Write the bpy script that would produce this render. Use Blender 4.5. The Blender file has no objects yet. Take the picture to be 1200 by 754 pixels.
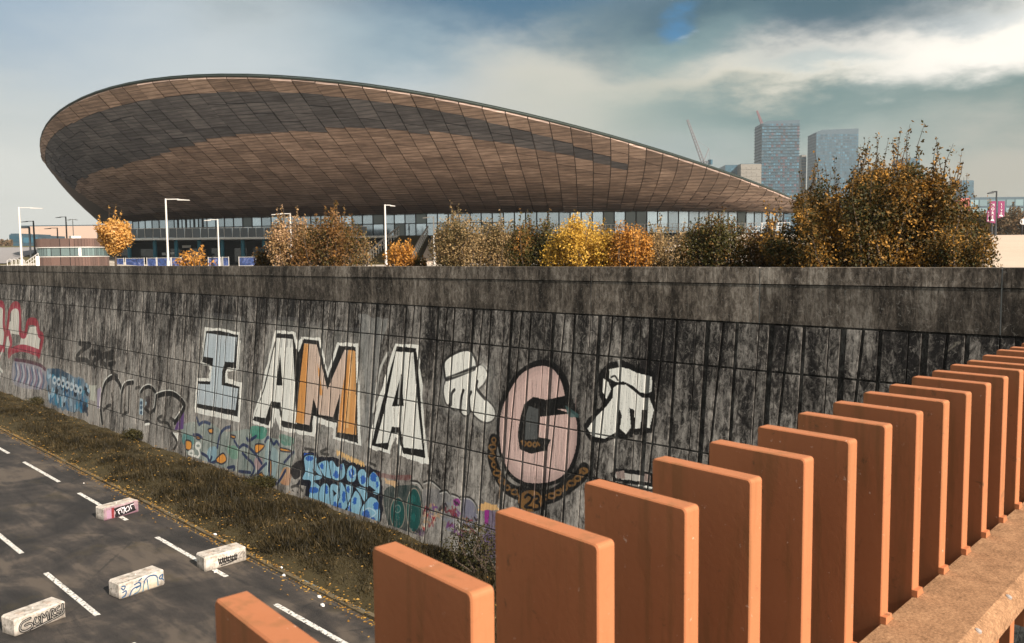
import bpy, math, random
import numpy as np
from math import sin, cos, pi, radians, atan, sqrt
random.seed(7); rng = np.random.default_rng(7)
scn = bpy.context.scene
col = scn.collection

# ---------------------------------------------------------------- camera
F = 980.0; EZ = 8.1
YAW = radians(44.0196); PITCH = atan(77 / F); ROLL = radians(0.6)
FW = np.array([cos(YAW)*cos(PITCH), sin(YAW)*cos(PITCH), -sin(PITCH)])
R0 = np.array([sin(YAW), -cos(YAW), 0.0]); U0 = np.cross(R0, FW)
RT = R0*cos(ROLL) - U0*sin(ROLL); UP = U0*cos(ROLL) + R0*sin(ROLL)
FH = np.array([cos(YAW), sin(YAW), 0.0]); RH = R0
EYE = np.array([0, 0, EZ])
cam = bpy.data.cameras.new('camera'); camo = bpy.data.objects.new('camera', cam); col.objects.link(camo)
from mathutils import Matrix, Vector
camo.matrix_world = Matrix(((RT[0], UP[0], -FW[0], 0), (RT[1], UP[1], -FW[1], 0), (RT[2], UP[2], -FW[2], EZ), (0, 0, 0, 1)))
cam.sensor_width = 36; cam.lens = F/1200*36; cam.clip_start = 0.05; cam.clip_end = 8000
cam.dof.use_dof = True; cam.dof.focus_distance = 14; cam.dof.aperture_fstop = 9
scn.camera = camo; scn.cycles.max_bounces = 6; scn.cycles.diffuse_bounces = 3; scn.cycles.glossy_bounces = 2; scn.cycles.transmission_bounces = 3; scn.cycles.volume_bounces = 0; HAZE = 0.00024
scn.view_settings.view_transform = 'Standard'; scn.view_settings.look = 'None'
scn.view_settings.gamma = 1; scn.view_settings.exposure = 1.0
scn.render.resolution_x = 1024; scn.render.resolution_y = 643

def ray(x, y): return FW + RT*(x-600)/F - UP*(y-377)/F
def onz(x, y, z):
    d = ray(x, y); return EYE + d*((z-EZ)/d[2])
def atx(x, y, X):
    d = ray(x, y); return EYE + d*(X/d[0])
def at(x, y, D):                       # point seen at photo position, D metres ahead
    d = ray(x, y); return EYE + d*(D/(d @ FH))
WX0, WK = 15.2, 0.1                    # battered wall face: X = WX0 + WK*z
def onwall(x, y):
    d = ray(x, y); t = (WX0+WK*EZ)/(d[0]-WK*d[2]); return EYE + d*t

# ---------------------------------------------------------------- sky, sun
SUN_EL = radians(32); sdir = np.array([-0.105, -0.99, 0]); sdir /= np.linalg.norm(sdir)
SUN = np.array([sdir[0]*cos(SUN_EL), sdir[1]*cos(SUN_EL), sin(SUN_EL)])
sl = bpy.data.lights.new('sun', 'SUN'); sl.energy = 5.0; sl.angle = radians(0.8); sl.color = (1, 0.88, 0.76)
so = bpy.data.objects.new('sun', sl); col.objects.link(so)
so.rotation_mode = 'QUATERNION'; so.rotation_quaternion = Vector(SUN).to_track_quat('Z', 'Y')
world = bpy.data.worlds.new('World'); scn.world = world; world.use_nodes = True

class NT:
    def __init__(s, nt): s.nt = nt; nt.nodes.clear()
    def n(s, t, **kw):
        nd = s.nt.nodes.new(t)
        for k, v in kw.items():
            if k == 'i':
                for a, b in v.items():
                    if hasattr(b, 'is_output') : s.nt.links.new(b, nd.inputs[a])
                    else: nd.inputs[a].default_value = b
            else: setattr(nd, k, v)
        return nd
    def math(s, op, a, b=0.0, c=0.0, clamp=False):
        nd = s.n('ShaderNodeMath', operation=op, i={0: a, 1: b, 2: c}); nd.use_clamp = clamp; return nd.outputs[0]
    def mix(s, f, a, b, blend='MIX'):
        nd = s.n('ShaderNodeMix', data_type='RGBA', blend_type=blend)
        for k, v in ((0, f), (6, a), (7, b)):
            if hasattr(v, 'is_output'): s.nt.links.new(v, nd.inputs[k])
            else: nd.inputs[k].default_value = v if k == 0 else (*v[:3], 1)
        return nd.outputs[2]
    def noise(s, vec, scale, detail=4, rough=0.55, dist=0.0):
        return s.n('ShaderNodeTexNoise', i={'Vector': vec, 'Scale': scale, 'Detail': detail, 'Roughness': rough, 'Distortion': dist}).outputs[0]
    def ramp(s, f, pts, interp='LINEAR'):
        nd = s.n('ShaderNodeValToRGB', i={0: f}); cr = nd.color_ramp; cr.interpolation = interp
        while len(cr.elements) < len(pts): cr.elements.new(0.5)
        for e, (p, c) in zip(cr.elements, pts):
            e.position = p; e.color = (*c, 1) if not np.isscalar(c) else (c, c, c, 1)
        return nd.outputs[0]
    def vm(s, op, a, b): return s.n('ShaderNodeVectorMath', operation=op, i={0: a, 1: b})
    def sep(s, v): return s.n('ShaderNodeSeparateXYZ', i={0: v}).outputs
    def comb(s, x, y, z): return s.n('ShaderNodeCombineXYZ', i={0: x, 1: y, 2: z}).outputs[0]

w = NT(world.node_tree)
sky = w.n('ShaderNodeTexSky', sky_type='NISHITA'); sky.sun_disc = False
sky.sun_elevation = SUN_EL; sky.sun_rotation = math.atan2(sdir[0], sdir[1]); sky.dust_density = 3.0; sky.air_density = 1.2
g = w.n('ShaderNodeTexCoord').outputs['Generated']
wx, wy, wz = w.sep(g)
zc = w.math('MAXIMUM', wz, 0.0)
inv = w.math('ADD', zc, 0.22)
cl = w.comb(w.math('DIVIDE', wx, inv), w.math('DIVIDE', wy, inv), w.math('MULTIPLY', zc, 1.5))
n1 = w.noise(cl, 1.1, 5, 0.5, 0.3); n2 = w.noise(cl, 3.2, 4, 0.5, 0.5)
wn = w.vm('SUBTRACT', w.n('ShaderNodeTexNoise', i={'Vector': cl, 'Scale': 2.2, 'Detail': 6.0, 'Roughness': .6}).outputs['Color'], (.5, .5, .5))
warp = w.n('ShaderNodeVectorMath', operation='SCALE', i={0: wn.outputs[0], 3: .13})
gw = w.vm('ADD', g, warp.outputs[0]).outputs[0]
def blob(x, y, rx_, ry_):                        # cloud bank in a given direction of the sky
    d = ray(x, y); d = d/np.linalg.norm(d); df = w.vm('SUBTRACT', gw, tuple(d)).outputs[0]
    h = w.math('MULTIPLY', w.vm('DOT_PRODUCT', df, tuple(RH)).outputs['Value'], F/rx_)
    z_ = w.math('MULTIPLY', w.vm('DOT_PRODUCT', df, tuple(UP)).outputs['Value'], F/ry_)
    b_ = w.math('MULTIPLY', w.vm('DOT_PRODUCT', df, tuple(FW)).outputs['Value'], F/(rx_+ry_))
    ln = w.vm('LENGTH', w.comb(h, z_, b_), (0, 0, 0)).outputs['Value']
    return w.n('ShaderNodeMapRange', interpolation_type='SMOOTHSTEP', i={0: ln, 1: 1.0, 2: .15, 3: 0.0, 4: 1.0}).outputs[0]
K = 10.0
def k(c): return tuple(K*v for v in c)
base = w.ramp(w.math('ADD', zc, w.math('MULTIPLY', w.math('SUBTRACT', n1, 0.5), 0.16)),
              [(0.0, (.62, .62, .55)), (0.10, (.50, .53, .49)), (0.20, (.34, .40, .41)), (0.34, (.27, .34, .38)), (0.6, (.40, .42, .43)), (1.0, (.46, .47, .47))])
bright = w.n('ShaderNodeMapRange', interpolation_type='SMOOTHSTEP', i={0: n2, 1: .46, 2: .70, 3: 0.0, 4: 0.45}).outputs[0]
dark = w.n('ShaderNodeMapRange', interpolation_type='SMOOTHSTEP', i={0: n1, 1: .50, 2: .36, 3: 0.0, 4: 0.45}).outputs[0]
c = w.mix(bright, base, (.66, .66, .60))
c = w.mix(dark, c, (.20, .29, .31))
for bx_, by_, rx_, ry_, bc_, bw_ in [
    (60, 240, 700, 190, (.80, .80, .75), .85), (170, 70, 380, 110, (.60, .66, .69), .75), (0, 0, 240, 80, (.30, .42, .55), .8), (380, 90, 380, 100, (.62, .67, .68), .75), (500, 0, 170, 40, (.56, .58, .56), .6),
    (520, 60, 250, 55, (.27, .39, .46), .85), (610, 6, 290, 66, (.02, .13, .24), 1.), (730, 65, 150, 80, (.38, .46, .40), .7), (690, 108, 210, 80, (.74, .68, .56), .9),
    (880, 115, 330, 70, (.33, .42, .37), .8), (1010, 122, 320, 66, (.09, .21, .21), .95), (1160, 108, 290, 74, (.09, .20, .19), .95), (1180, 195, 340, 80, (.50, .46, .37), .8), (960, 165, 260, 55, (.36, .44, .40), .6),
    (880, 84, 200, 36, (.64, .60, .48), .85), (985, 52, 250, 46, (.92, .86, .70), .95), (1095, 30, 290, 54, (1.2, 1.12, .98), 1.), (1200, 56, 240, 42, (1.2, 1.12, 1.0), 1.), (960, 74, 90, 16, (.36, .48, .50), .6), (1130, 12, 110, 20, (.52, .60, .64), .6),
    (880, 14, 290, 70, (.004, .085, .15), 1.), (950, -8, 250, 52, (.006, .085, .13), 1.), (800, 48, 130, 42, (.28, .42, .40), .6), (805, 13, 30, 26, (.0, .20, .46), .9), (815, 24, 20, 8, (.7, .78, .82), .5)]:
    c = w.mix(w.math('MULTIPLY', blob(bx_, by_, rx_, ry_), bw_), c, bc_)
cs = w.mix(1.0, c, k((1, 1, 1)), 'MULTIPLY')
fin = w.mix(0.10, cs, sky.outputs[0])
bg = w.n('ShaderNodeBackground', i={'Color': fin, 'Strength': 0.0535})
w.nt.links.new(bg.outputs[0], w.n('ShaderNodeOutputWorld').inputs[0])

# ---------------------------------------------------------------- helpers
def tag(o, label=None, cat=None, group=None, kind=None):
    if label: o['label'] = label
    if cat: o['category'] = cat
    if group: o['group'] = group
    if kind: o['kind'] = kind
    return o
def link(name, me, parent=None, m=None):
    o = bpy.data.objects.new(name, me); col.objects.link(o)
    if parent is not None: o.parent = parent
    if m is not None and not me.materials: me.materials.append(m)
    return o
def empty(name, loc, label, cat, group=None, rz=0.0):
    o = bpy.data.objects.new(name, None); col.objects.link(o); o.location = tuple(loc); o.rotation_euler = (0, 0, rz)
    o.empty_display_size = .3
    return tag(o, label, cat, group)
def npmesh(name, V, Fc, smooth=False):            # V (n,3), Fc (m,k) array
    V = np.asarray(V, np.float32); Fc = np.asarray(Fc, np.int32)
    me = bpy.data.meshes.new(name); me.vertices.add(len(V)); me.vertices.foreach_set('co', V.ravel())
    me.loops.add(Fc.size); me.loops.foreach_set('vertex_index', Fc.ravel())
    me.polygons.add(len(Fc)); kk = Fc.shape[1]
    me.polygons.foreach_set('loop_start', np.arange(0, Fc.size, kk, dtype=np.int32))
    me.polygons.foreach_set('loop_total', np.full(len(Fc), kk, np.int32))
    me.update(calc_edges=True); me.validate()
    if smooth: me.polygons.foreach_set('use_smooth', np.ones(len(Fc), bool))
    return me
class MB:
    def __init__(s, off=(0, 0, 0)): s.v = []; s.f = []; s.off = np.array(off, float)
    def add(s, vs, fs):
        n = len(s.v); s.v += [tuple(np.array(p, float)-s.off) for p in vs]; s.f += [tuple(i+n for i in f) for f in fs]; return s
    def hexa(s, b, t):                             # bottom quad, top quad
        return s.add(list(b)+list(t), [(3, 2, 1, 0), (4, 5, 6, 7), (0, 1, 5, 4), (1, 2, 6, 5), (2, 3, 7, 6), (3, 0, 4, 7)])
    def box(s, lo, hi, rz=0, c=None):
        x0, y0, z0 = lo; x1, y1, z1 = hi; q = [(x0, y0), (x1, y0), (x1, y1), (x0, y1)]
        if rz:
            cx, cy = c if c else ((x0+x1)/2, (y0+y1)/2)
            q = [(cx+(x-cx)*cos(rz)-(y-cy)*sin(rz), cy+(x-cx)*sin(rz)+(y-cy)*cos(rz)) for x, y in q]
        return s.hexa([(x, y, z0) for x, y in q], [(x, y, z1) for x, y in q])
    def slab(s, a, b, wdt, h, up=(0, 0, 1)):       # bar from a to b (centre line of base), width, height
        a = np.array(a, float); b = np.array(b, float); d = b-a; up = np.array(up, float)
        sd = np.cross(d, up); sd = sd/np.linalg.norm(sd)*wdt/2; u = up*h
        return s.hexa([a-sd, a+sd, b+sd, b-sd], [a-sd+u, a+sd+u, b+sd+u, b-sd+u])
    def tube(s, pts, rs, n=6):
        pts = [np.array(p, float) for p in pts]; rs = [rs]*len(pts) if np.isscalar(rs) else rs
        V = []; Fs = []
        for i, p in enumerate(pts):
            d = pts[min(i+1, len(pts)-1)]-pts[max(i-1, 0)]; d = d/(np.linalg.norm(d)+1e-9)
            a = np.cross(d, (0, 0, 1) if abs(d[2]) < .9 else (1, 0, 0)); a /= np.linalg.norm(a); b = np.cross(d, a)
            V += [p+(a*cos(2*pi*j/n)+b*sin(2*pi*j/n))*rs[i] for j in range(n)]
        for i in range(len(pts)-1):
            for j in range(n):
                Fs.append((i*n+j, i*n+(j+1) % n, (i+1)*n+(j+1) % n, (i+1)*n+j))
        Fs.append(tuple(range(n-1, -1, -1))); Fs.append(tuple(range((len(pts)-1)*n, len(pts)*n)))
        return s.add(V, Fs)
    def mesh(s, name, smooth=False):
        me = bpy.data.meshes.new(name); me.from_pydata(s.v, [], s.f); me.update()
        if smooth:
            for p in me.polygons: p.use_smooth = True
        return me
    def build(s, name, m, parent=None, smooth=False, kind=None):
        o = link(name, s.mesh(name, smooth), parent, m)
        if kind: o['kind'] = kind
        return o

def principled(nt, color, rough=.8, metal=0.0, bump=None, bstr=.3, bdist=.01, spec=.5):
    p = nt.n('ShaderNodeBsdfPrincipled')
    for key, v in (('Base Color', color), ('Roughness', rough), ('Metallic', metal), ('Specular IOR Level', spec)):
        if hasattr(v, 'is_output'): nt.nt.links.new(v, p.inputs[key])
        else: p.inputs[key].default_value = (*v, 1) if key == 'Base Color' else v
    if bump is not None:
        b = nt.n('ShaderNodeBump', i={'Height': bump, 'Strength': bstr, 'Distance': bdist}); nt.nt.links.new(b.outputs[0], p.inputs['Normal'])
    nt.nt.links.new(p.outputs[0], nt.n('ShaderNodeOutputMaterial').inputs[0]); return p
def newmat(name):
    m = bpy.data.materials.new(name); m.use_nodes = True; return m, NT(m.node_tree)
def plain(name, c, rough=.7, metal=0., var=.25, scale=3., spec=.5):
    m, t = newmat(name); pos = t.n('ShaderNodeNewGeometry').outputs['Position']
    nz = t.noise(pos, scale, 5, .6)
    cc = t.mix(nz, tuple(v*(1-var) for v in c), tuple(min(1, v*(1+var)) for v in c))
    principled(t, cc, rough, metal, nz, .15, .02, spec); return m
def posnode(t): return t.n('ShaderNodeNewGeometry').outputs['Position']

# ---------------------------------------------------------------- paint on the wall, rasterised in wall coordinates
RES = .0155; WY0, WY1, WZ1 = -2.0, 66.0, 6.8
IW, IH = int((WY1-WY0)/RES), int(WZ1/RES)
class Paint:
    def __init__(s, W, H): s.W = W; s.H = H; s.a = np.zeros((H, W, 4), np.float32)
    def put(s, mask, x0, y0, c, al=1.0):
        sub = s.a[y0:y0+mask.shape[0], x0:x0+mask.shape[1]]
        mm = mask[..., None]*al
        oa = sub[..., 3:4]; na = mm+oa*(1-mm)
        sub[..., :3] = np.where(na > 0, (np.array(c, np.float32)*mm+sub[..., :3]*oa*(1-mm))/np.maximum(na, 1e-6), 0)
        sub[..., 3:4] = na
    def poly(s, P, c, al=1.0, holes=()):
        P = np.array(P, float); x0 = max(0, int(P[:, 0].min())); x1 = min(s.W, int(P[:, 0].max())+2); y0 = max(0, int(P[:, 1].min())); y1 = min(s.H, int(P[:, 1].max())+2)
        if x1 <= x0 or y1 <= y0: return
        X, Y = np.meshgrid(np.arange(x0, x1)+.5, np.arange(y0, y1)+.5); m = np.zeros(X.shape, bool)
        for Q in [P]+[np.array(h, float) for h in holes]:
            for i in range(len(Q)):
                a, b = Q[i], Q[(i+1) % len(Q)]
                if a[1] == b[1]: continue
                m ^= ((a[1] > Y) != (b[1] > Y)) & (X < (b[0]-a[0])*(Y-a[1])/(b[1]-a[1])+a[0])
        s.put(m.astype(np.float32), x0, y0, c, al)
    def line(s, P, wd, c, al=1.0):
        P = np.array(P, float); r = wd/2
        x0 = max(0, int(P[:, 0].min()-r-1)); x1 = min(s.W, int(P[:, 0].max()+r+2)); y0 = max(0, int(P[:, 1].min()-r-1)); y1 = min(s.H, int(P[:, 1].max()+r+2))
        if x1 <= x0 or y1 <= y0: return
        X, Y = np.meshgrid(np.arange(x0, x1)+.5, np.arange(y0, y1)+.5); dm = np.full(X.shape, 1e9)
        for a, b in zip(P[:-1], P[1:]):
            d = b-a; L = d@d+1e-9; t = np.clip(((X-a[0])*d[0]+(Y-a[1])*d[1])/L, 0, 1)
            dm = np.minimum(dm, np.hypot(X-a[0]-t*d[0], Y-a[1]-t*d[1]))
        s.put(np.clip(r-dm+.5, 0, 1).astype(np.float32), x0, y0, c, al)
    def image(s, name):
        im = bpy.data.images.new(name, s.W, s.H, alpha=True); im.alpha_mode = 'STRAIGHT'
        im.pixels.foreach_set(s.a.ravel()); im.update(); im.pack(); return im
def smooth(P, closed=True, n=5, jit=0.0):          # Catmull-Rom through the points
    P = np.array(P, float); N = len(P); out = []
    rg = range(N) if closed else range(N-1)
    for i in rg:
        g4 = [P[(i+j) % N] if closed else P[min(max(i+j, 0), N-1)] for j in (-1, 0, 1, 2)]
        for q in range(n):
            t = q/n
            out.append(.5*(2*g4[1]+(g4[2]-g4[0])*t+(2*g4[0]-5*g4[1]+4*g4[2]-g4[3])*t*t+(3*g4[1]-g4[0]-3*g4[2]+g4[3])*t**3))
    if not closed: out.append(P[-1])
    out = np.array(out)
    if jit: out += rng.normal(0, jit, out.shape)
    return out
def ell(cx, cy, rx, ry, n=28, a0=0, a1=2*pi, tilt=0):
    A = np.linspace(a0, a1, n); return [(cx+rx*cos(a)*cos(tilt)-ry*sin(a)*sin(tilt), cy+rx*cos(a)*sin(tilt)+ry*sin(a)*cos(tilt)) for a in A]
WHT = (.96, .96, .93); BLK = (.018, .018, .022)
wp = Paint(IW, IH)
def crop(x0, y0, s):
    def f(P):
        out = []
        for a, b in P:
            q = onwall(x0+a/s, y0+b/s); out.append(((q[1]-WY0)/RES, q[2]/RES))
        return out
    return f
def PO(C, P, c, al=1., sm=False, jit=0., holes=()):
    P = smooth(P, jit=jit) if sm else P
    wp.poly(C(P), c, al, [C(smooth(h) if sm else h) for h in holes])
def LI(C, P, wd, c, al=1., sm=True, closed=False):
    P = smooth(P, closed) if sm else P
    P = list(P)+([P[0]] if closed else [])
    Q_ = C(P); wp.line(Q_, wd/RES*min(2.6, max(1.0, (np.mean([v[0] for v in Q_])*RES+WY0)/17)), c, al)
def densify(P, n=6, jit=1.5):
    out = []
    for i in range(len(P)):
        a = np.array(P[i]); b = np.array(P[(i+1) % len(P)])
        for q in range(n):
            v = a+(b-a)*q/n; out.append(v+rng.normal(0, jit, 2))
    return out

# faded wash behind and between the big letters
Kc = crop(200, 330, 3.143)
PO(Kc, densify([(690, 120), (800, 140), (770, 330), (740, 560), (700, 600), (715, 400)], 6, 5), (.62, .63, .62), .45)
PO(Kc, densify([(1000, 300), (1060, 330), (1040, 420), (1010, 420)], 4, 5), (.7, .7, .7), .3)
# pale green and blue piece under the I
Mc = crop(200, 490, 7.5)
for P, cc, al in [([(110, 60), (330, 40), (480, 120), (700, 100), (880, 170), (1080, 250), (1060, 420), (980, 560), (900, 600), (780, 520), (560, 540), (330, 420), (200, 380), (120, 260)], (.58, .66, .64), .55),
                  ([(700, 80), (840, 90), (820, 180), (720, 170)], (.15, .55, .45), .7), ([(960, 140), (1080, 180), (1060, 240), (980, 230)], (.18, .50, .42), .6),
                  ([(110, 140), (200, 170), (190, 240), (110, 230)], (.15, .5, .5), .6), ([(500, 250), (600, 260), (580, 360), (520, 340)], (.35, .62, .50), .5),
                  ([(990, 440), (1060, 460), (1040, 590), (960, 560)], (.85, .60, .40), .6), ([(330, 270), (400, 260), (390, 390), (320, 380)], (.55, .72, .80), .7),
                  ([(740, 360), (800, 360), (800, 450), (750, 450)], (.75, .50, .55), .45), ([(850, 200), (900, 250), (950, 330), (900, 560), (820, 480)], (.62, .74, .76), .6)]:
    PO(Mc, P, cc, al, True, 2)
for P in [[(395, 370), (460, 310), (490, 370), (445, 405)], [(745, 235), (820, 235), (810, 270), (750, 310)], [(860, 380), (885, 380), (885, 500), (868, 515)], [(960, 262), (1040, 280), (1060, 300), (970, 290)],
          [(770, 500), (800, 480), (815, 520)], [(330, 100), (370, 95), (370, 135), (340, 130)], [(220, 150), (260, 160), (255, 190), (225, 180)], [(130, 200), (180, 210), (175, 280), (130, 270)], [(525, 150), (570, 160), (560, 180), (530, 170)]]:
    PO(Mc, P, (.93, .62, .25), .95, True); LI(Mc, P, .035, (.10, .12, .2), .8, True, True)
NV = (.10, .17, .33)
for P in [[(250, 60), (290, 35), (345, 50)], [(270, 310), (320, 340), (340, 380), (360, 345)], [(440, 130), (480, 90), (520, 80)], [(560, 200), (600, 260), (640, 235), (700, 270), (760, 340), (800, 400)],
          [(630, 310), (680, 360), (720, 400), (735, 450), (700, 520), (650, 530)], [(500, 440), (560, 430), (540, 480), (490, 460)], [(830, 210), (860, 170), (905, 230), (930, 205), (955, 240)],
          [(870, 300), (870, 500)], [(850, 560), (900, 585), (950, 560), (1010, 460)], [(1000, 390), (1060, 320), (1080, 300)], [(730, 520), (800, 440), (840, 400)], [(330, 410), (400, 380)], [(600, 470), (700, 480)],
          [(670, 180), (690, 200), (750, 160)], [(200, 150), (240, 150), (270, 170)], [(410, 260), (430, 160), (450, 120)], [(230, 0), (245, 50)]]:
    LI(Mc, P, .07, NV, .9)
for P in [ell(240, 245, 22, 25), ell(180, 310, 22, 20), ell(215, 365, 22, 28)]: LI(Mc, P, .06, WHT, .9, False)
LI(Mc, [(170, 355), (200, 335), (250, 390)], .06, WHT); LI(Mc, [(240, 270), (255, 320), (235, 350)], .06, WHT)

# I
Ic = crop(220, 370, 5.025)
PO(Ic, densify([(98, 70), (200, 76), (305, 100), (310, 150), (297, 322), (235, 328), (234, 370), (322, 398), (305, 630), (42, 572), (40, 535), (52, 365), (126, 370), (130, 302), (76, 286)], 6, 2), WHT)
PO(Ic, densify([(108, 92), (180, 88), (296, 116), (286, 312), (232, 306), (222, 340), (220, 395), (306, 420), (294, 596), (50, 540), (56, 385), (138, 388), (144, 298), (86, 272)], 6, 1), BLK)
PO(Ic, [(113, 104), (291, 128), (272, 276), (218, 272), (203, 330), (200, 410), (298, 430), (280, 558), (52, 518), (62, 402), (132, 406), (150, 250), (94, 242)], (.76, .81, .84))
for x in (120, 175, 240): LI(Ic, [(x, 110), (x-10, 240)], .05, (.82, .86, .90), .5)
# A M A
outer = [(385, 180), (458, 186), (466, 222), (485, 203), (550, 208), (577, 335), (612, 225), (690, 230), (700, 606), (596, 580), (600, 543), (538, 520), (530, 572), (402, 548), (386, 500), (372, 545), (296, 520), (335, 390)]
PO(Kc, densify(outer, 7, 1.5), WHT)
PO(Kc, densify([(391, 192), (451, 196), (461, 245), (470, 262), (491, 212), (544, 217), (578, 356), (620, 237), (681, 240), (690, 596), (606, 572), (612, 522), (545, 502), (524, 492), (522, 558), (410, 536), (400, 470), (374, 466), (362, 533), (304, 512), (342, 395)], 6, .8), BLK)
PO(Kc, [(390, 207), (449, 212), (455, 330), (458, 420), (464, 526), (410, 512), (405, 446), (370, 442), (350, 504), (309, 497), (348, 390)], WHT, holes=[[(404, 270), (412, 384), (388, 382)]])
PO(Kc, [(492, 228), (538, 233), (577, 398), (640, 252), (680, 256), (684, 566), (614, 556), (624, 412), (598, 500), (545, 490), (526, 430), (512, 530), (458, 520)], (.86, .76, .69))
for P in ([(492, 228), (507, 231), (492, 526), (458, 520)], [(655, 252), (680, 256), (684, 566), (614, 556), (628, 420)], [(540, 300), (548, 330), (560, 420), (550, 420)]):
    PO(Kc, P, (.88, .60, .30), .9)
PO(Kc, [(664, 256), (672, 256), (655, 540), (640, 540)], (.95, .76, .52), .8)
for x in (410, 430, 370, 445): LI(Kc, [(x, 215), (x-3, 240)], .05, (.5, .5, .5), .5)
PO(Kc, densify([(824, 228), (912, 236), (920, 330), (948, 676), (880, 656), (842, 640), (827, 570), (805, 634), (722, 610), (762, 450)], 7, 1.7), WHT)
PO(Kc, densify([(832, 239), (904, 246), (912, 330), (938, 650), (858, 634), (845, 600), (838, 558), (812, 558), (800, 620), (738, 603), (778, 450)], 6, .8), BLK)
PO(Kc, [(830, 258), (894, 262), (905, 400), (928, 620), (858, 612), (846, 540), (815, 534), (800, 594), (755, 598), (793, 450)], WHT, holes=[[(850, 338), (858, 458), (815, 460)]])
LI(Kc, [(846, 350), (838, 450)], .06, WHT, .8); LI(Kc, [(800, 262), (770, 330), (745, 480)], .08, WHT, .6)
# left hand
Hc = crop(510, 400, 7.54)
cuff = [(85, 200), (110, 160), (155, 130), (230, 96), (300, 92), (335, 135), (355, 190), (345, 235), (250, 262), (180, 295), (105, 330), (90, 270)]
hand = [(100, 350), (190, 315), (260, 290), (345, 245), (400, 215), (440, 245), (455, 300), (430, 370), (380, 430), (430, 500), (500, 570), (528, 630), (510, 690), (450, 715), (390, 690), (330, 630), (305, 560), (300, 630), (262, 655), (225, 620), (215, 600), (180, 605), (140, 580), (145, 520), (110, 560), (85, 500), (80, 420)]
LI(Hc, cuff, .16, BLK, .75, True, True); LI(Hc, hand, .10, BLK, .5, True, True)
PO(Hc, hand, WHT, 1, True); PO(Hc, cuff, WHT, 1, True)
for P in ([(170, 430), (145, 470), (140, 560)], [(250, 435), (232, 500), (222, 620)], [(318, 450), (300, 500), (308, 620)], [(372, 355), (368, 420), (440, 510)]): LI(Hc, P, .09, BLK, .85)
LI(Hc, [(105, 335), (200, 300), (345, 240)], .13, BLK, .8); LI(Hc, [(150, 315), (250, 285), (330, 258)], .04, (.55, .55, .52), .9)
LI(Hc, [(400, 220), (420, 210), (460, 250)], .06, WHT, .5)
# right hand
Rc = crop(680, 415, 4.57)
PO(Rc, densify([(95, 130), (110, 85), (150, 45), (225, 36), (300, 68), (402, 98), (398, 230), (412, 320), (400, 400), (385, 425), (310, 435), (285, 425), (275, 450), (185, 455), (120, 480), (60, 470), (24, 430), (18, 380), (40, 345), (120, 275), (98, 200)], 5, 2.5), BLK)
for P in ([(155, 82), (212, 70), (262, 80), (300, 100), (385, 122), (384, 200), (355, 214), (320, 205), (280, 170), (230, 148), (190, 152), (155, 130)],
          [(122, 130), (150, 150), (165, 190), (140, 243), (118, 200)],
          [(178, 180), (200, 165), (245, 165), (290, 200), (330, 232), (372, 236), (395, 300), (372, 398), (355, 395), (356, 300), (332, 300), (322, 398), (292, 402), (290, 300), (264, 290), (272, 395), (245, 430), (212, 400), (222, 330), (205, 280), (190, 420), (130, 455), (60, 440), (38, 400), (75, 345), (140, 280), (172, 235)]):
    PO(Rc, P, WHT, 1, False)
LI(Rc, [(205, 40), (215, 75)], .07, WHT, .7); LI(Rc, [(165, 125), (185, 118), (200, 140)], .04, BLK, .9)
PO(Rc, densify([(160, 640), (190, 612), (385, 635), (395, 690), (390, 728), (300, 700), (180, 680)], 5, 2.5), BLK)
PO(Rc, densify([(172, 652), (200, 632), (370, 655), (378, 690), (320, 684), (200, 668)], 4, 1.5), (.78, .76, .73)); PO(Rc, [(188, 632), (235, 622), (240, 668), (200, 668)], (.62, .55, .52)); PO(Rc, [(345, 640), (378, 650), (375, 690), (340, 680)], (.62, .55, .52))
PO(Rc, [(310, 700), (388, 712), (386, 722), (312, 708)], WHT)
# G with its chain
Gc = crop(560, 410, 3.77)
gout = [(245, 52), (300, 44), (350, 66), (392, 120), (412, 190), (425, 240), (448, 300), (452, 400), (432, 500), (390, 570), (320, 600), (210, 602), (140, 562), (100, 480), (82, 380), (88, 270), (125, 170), (180, 95)]
gpink = [(235, 82), (290, 72), (335, 90), (368, 140), (385, 210), (385, 260), (432, 300), (436, 410), (412, 500), (370, 560), (300, 588), (210, 585), (145, 545), (108, 470), (96, 370), (103, 275), (140, 185), (185, 115)]
PO(Gc, smooth(gout), BLK); PO(Gc, smooth(gpink), (.86, .74, .71))
for i in range(14): 
    xx = 120+i*24; LI(Gc, [(xx, 200+rng.uniform(-80, 60)), (xx-4, 480+rng.uniform(-60, 60))], .03, (.70, .58, .55), .5)
PO(Gc, [(188, 300), (205, 240), (245, 208), (300, 222), (384, 204), (432, 242), (395, 262), (350, 262), (410, 282), (275, 296), (266, 385), (322, 398), (302, 445), (235, 460), (185, 440), (175, 370)], BLK)
PO(Gc, [(225, 248), (268, 262), (262, 395), (208, 398), (205, 310)], (.33, .34, .34)); PO(Gc, [(385, 245), (445, 285), (445, 302), (400, 296)], (.30, .45, .45), .8)
CH = (.50, .36, .19)
pts = smooth([(70, 400), (62, 470), (85, 545), (130, 610), (190, 640)], False, 4)
path2 = smooth([(290, 655), (340, 640), (400, 600), (450, 560), (470, 530)], False, 4)
for P in (pts, path2): LI(Gc, P, .36, BLK, 1, False)
for i, (a, b) in enumerate(list(pts[::1])+list(path2[::1])):
    if i % 2 == 0: LI(Gc, ell(a, b, 9+4*(i % 3), 11, 14), .055, CH, 1, False)
    else: LI(Gc, [(a-5, b-6), (a+6, b+2)], .07, CH, .9, False)
PO(Gc, densify([(175, 600), (300, 600), (300, 710), (180, 700)], 4, 4), BLK)
PO(Gc, ell(232, 668, 54, 48), CH)
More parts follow.
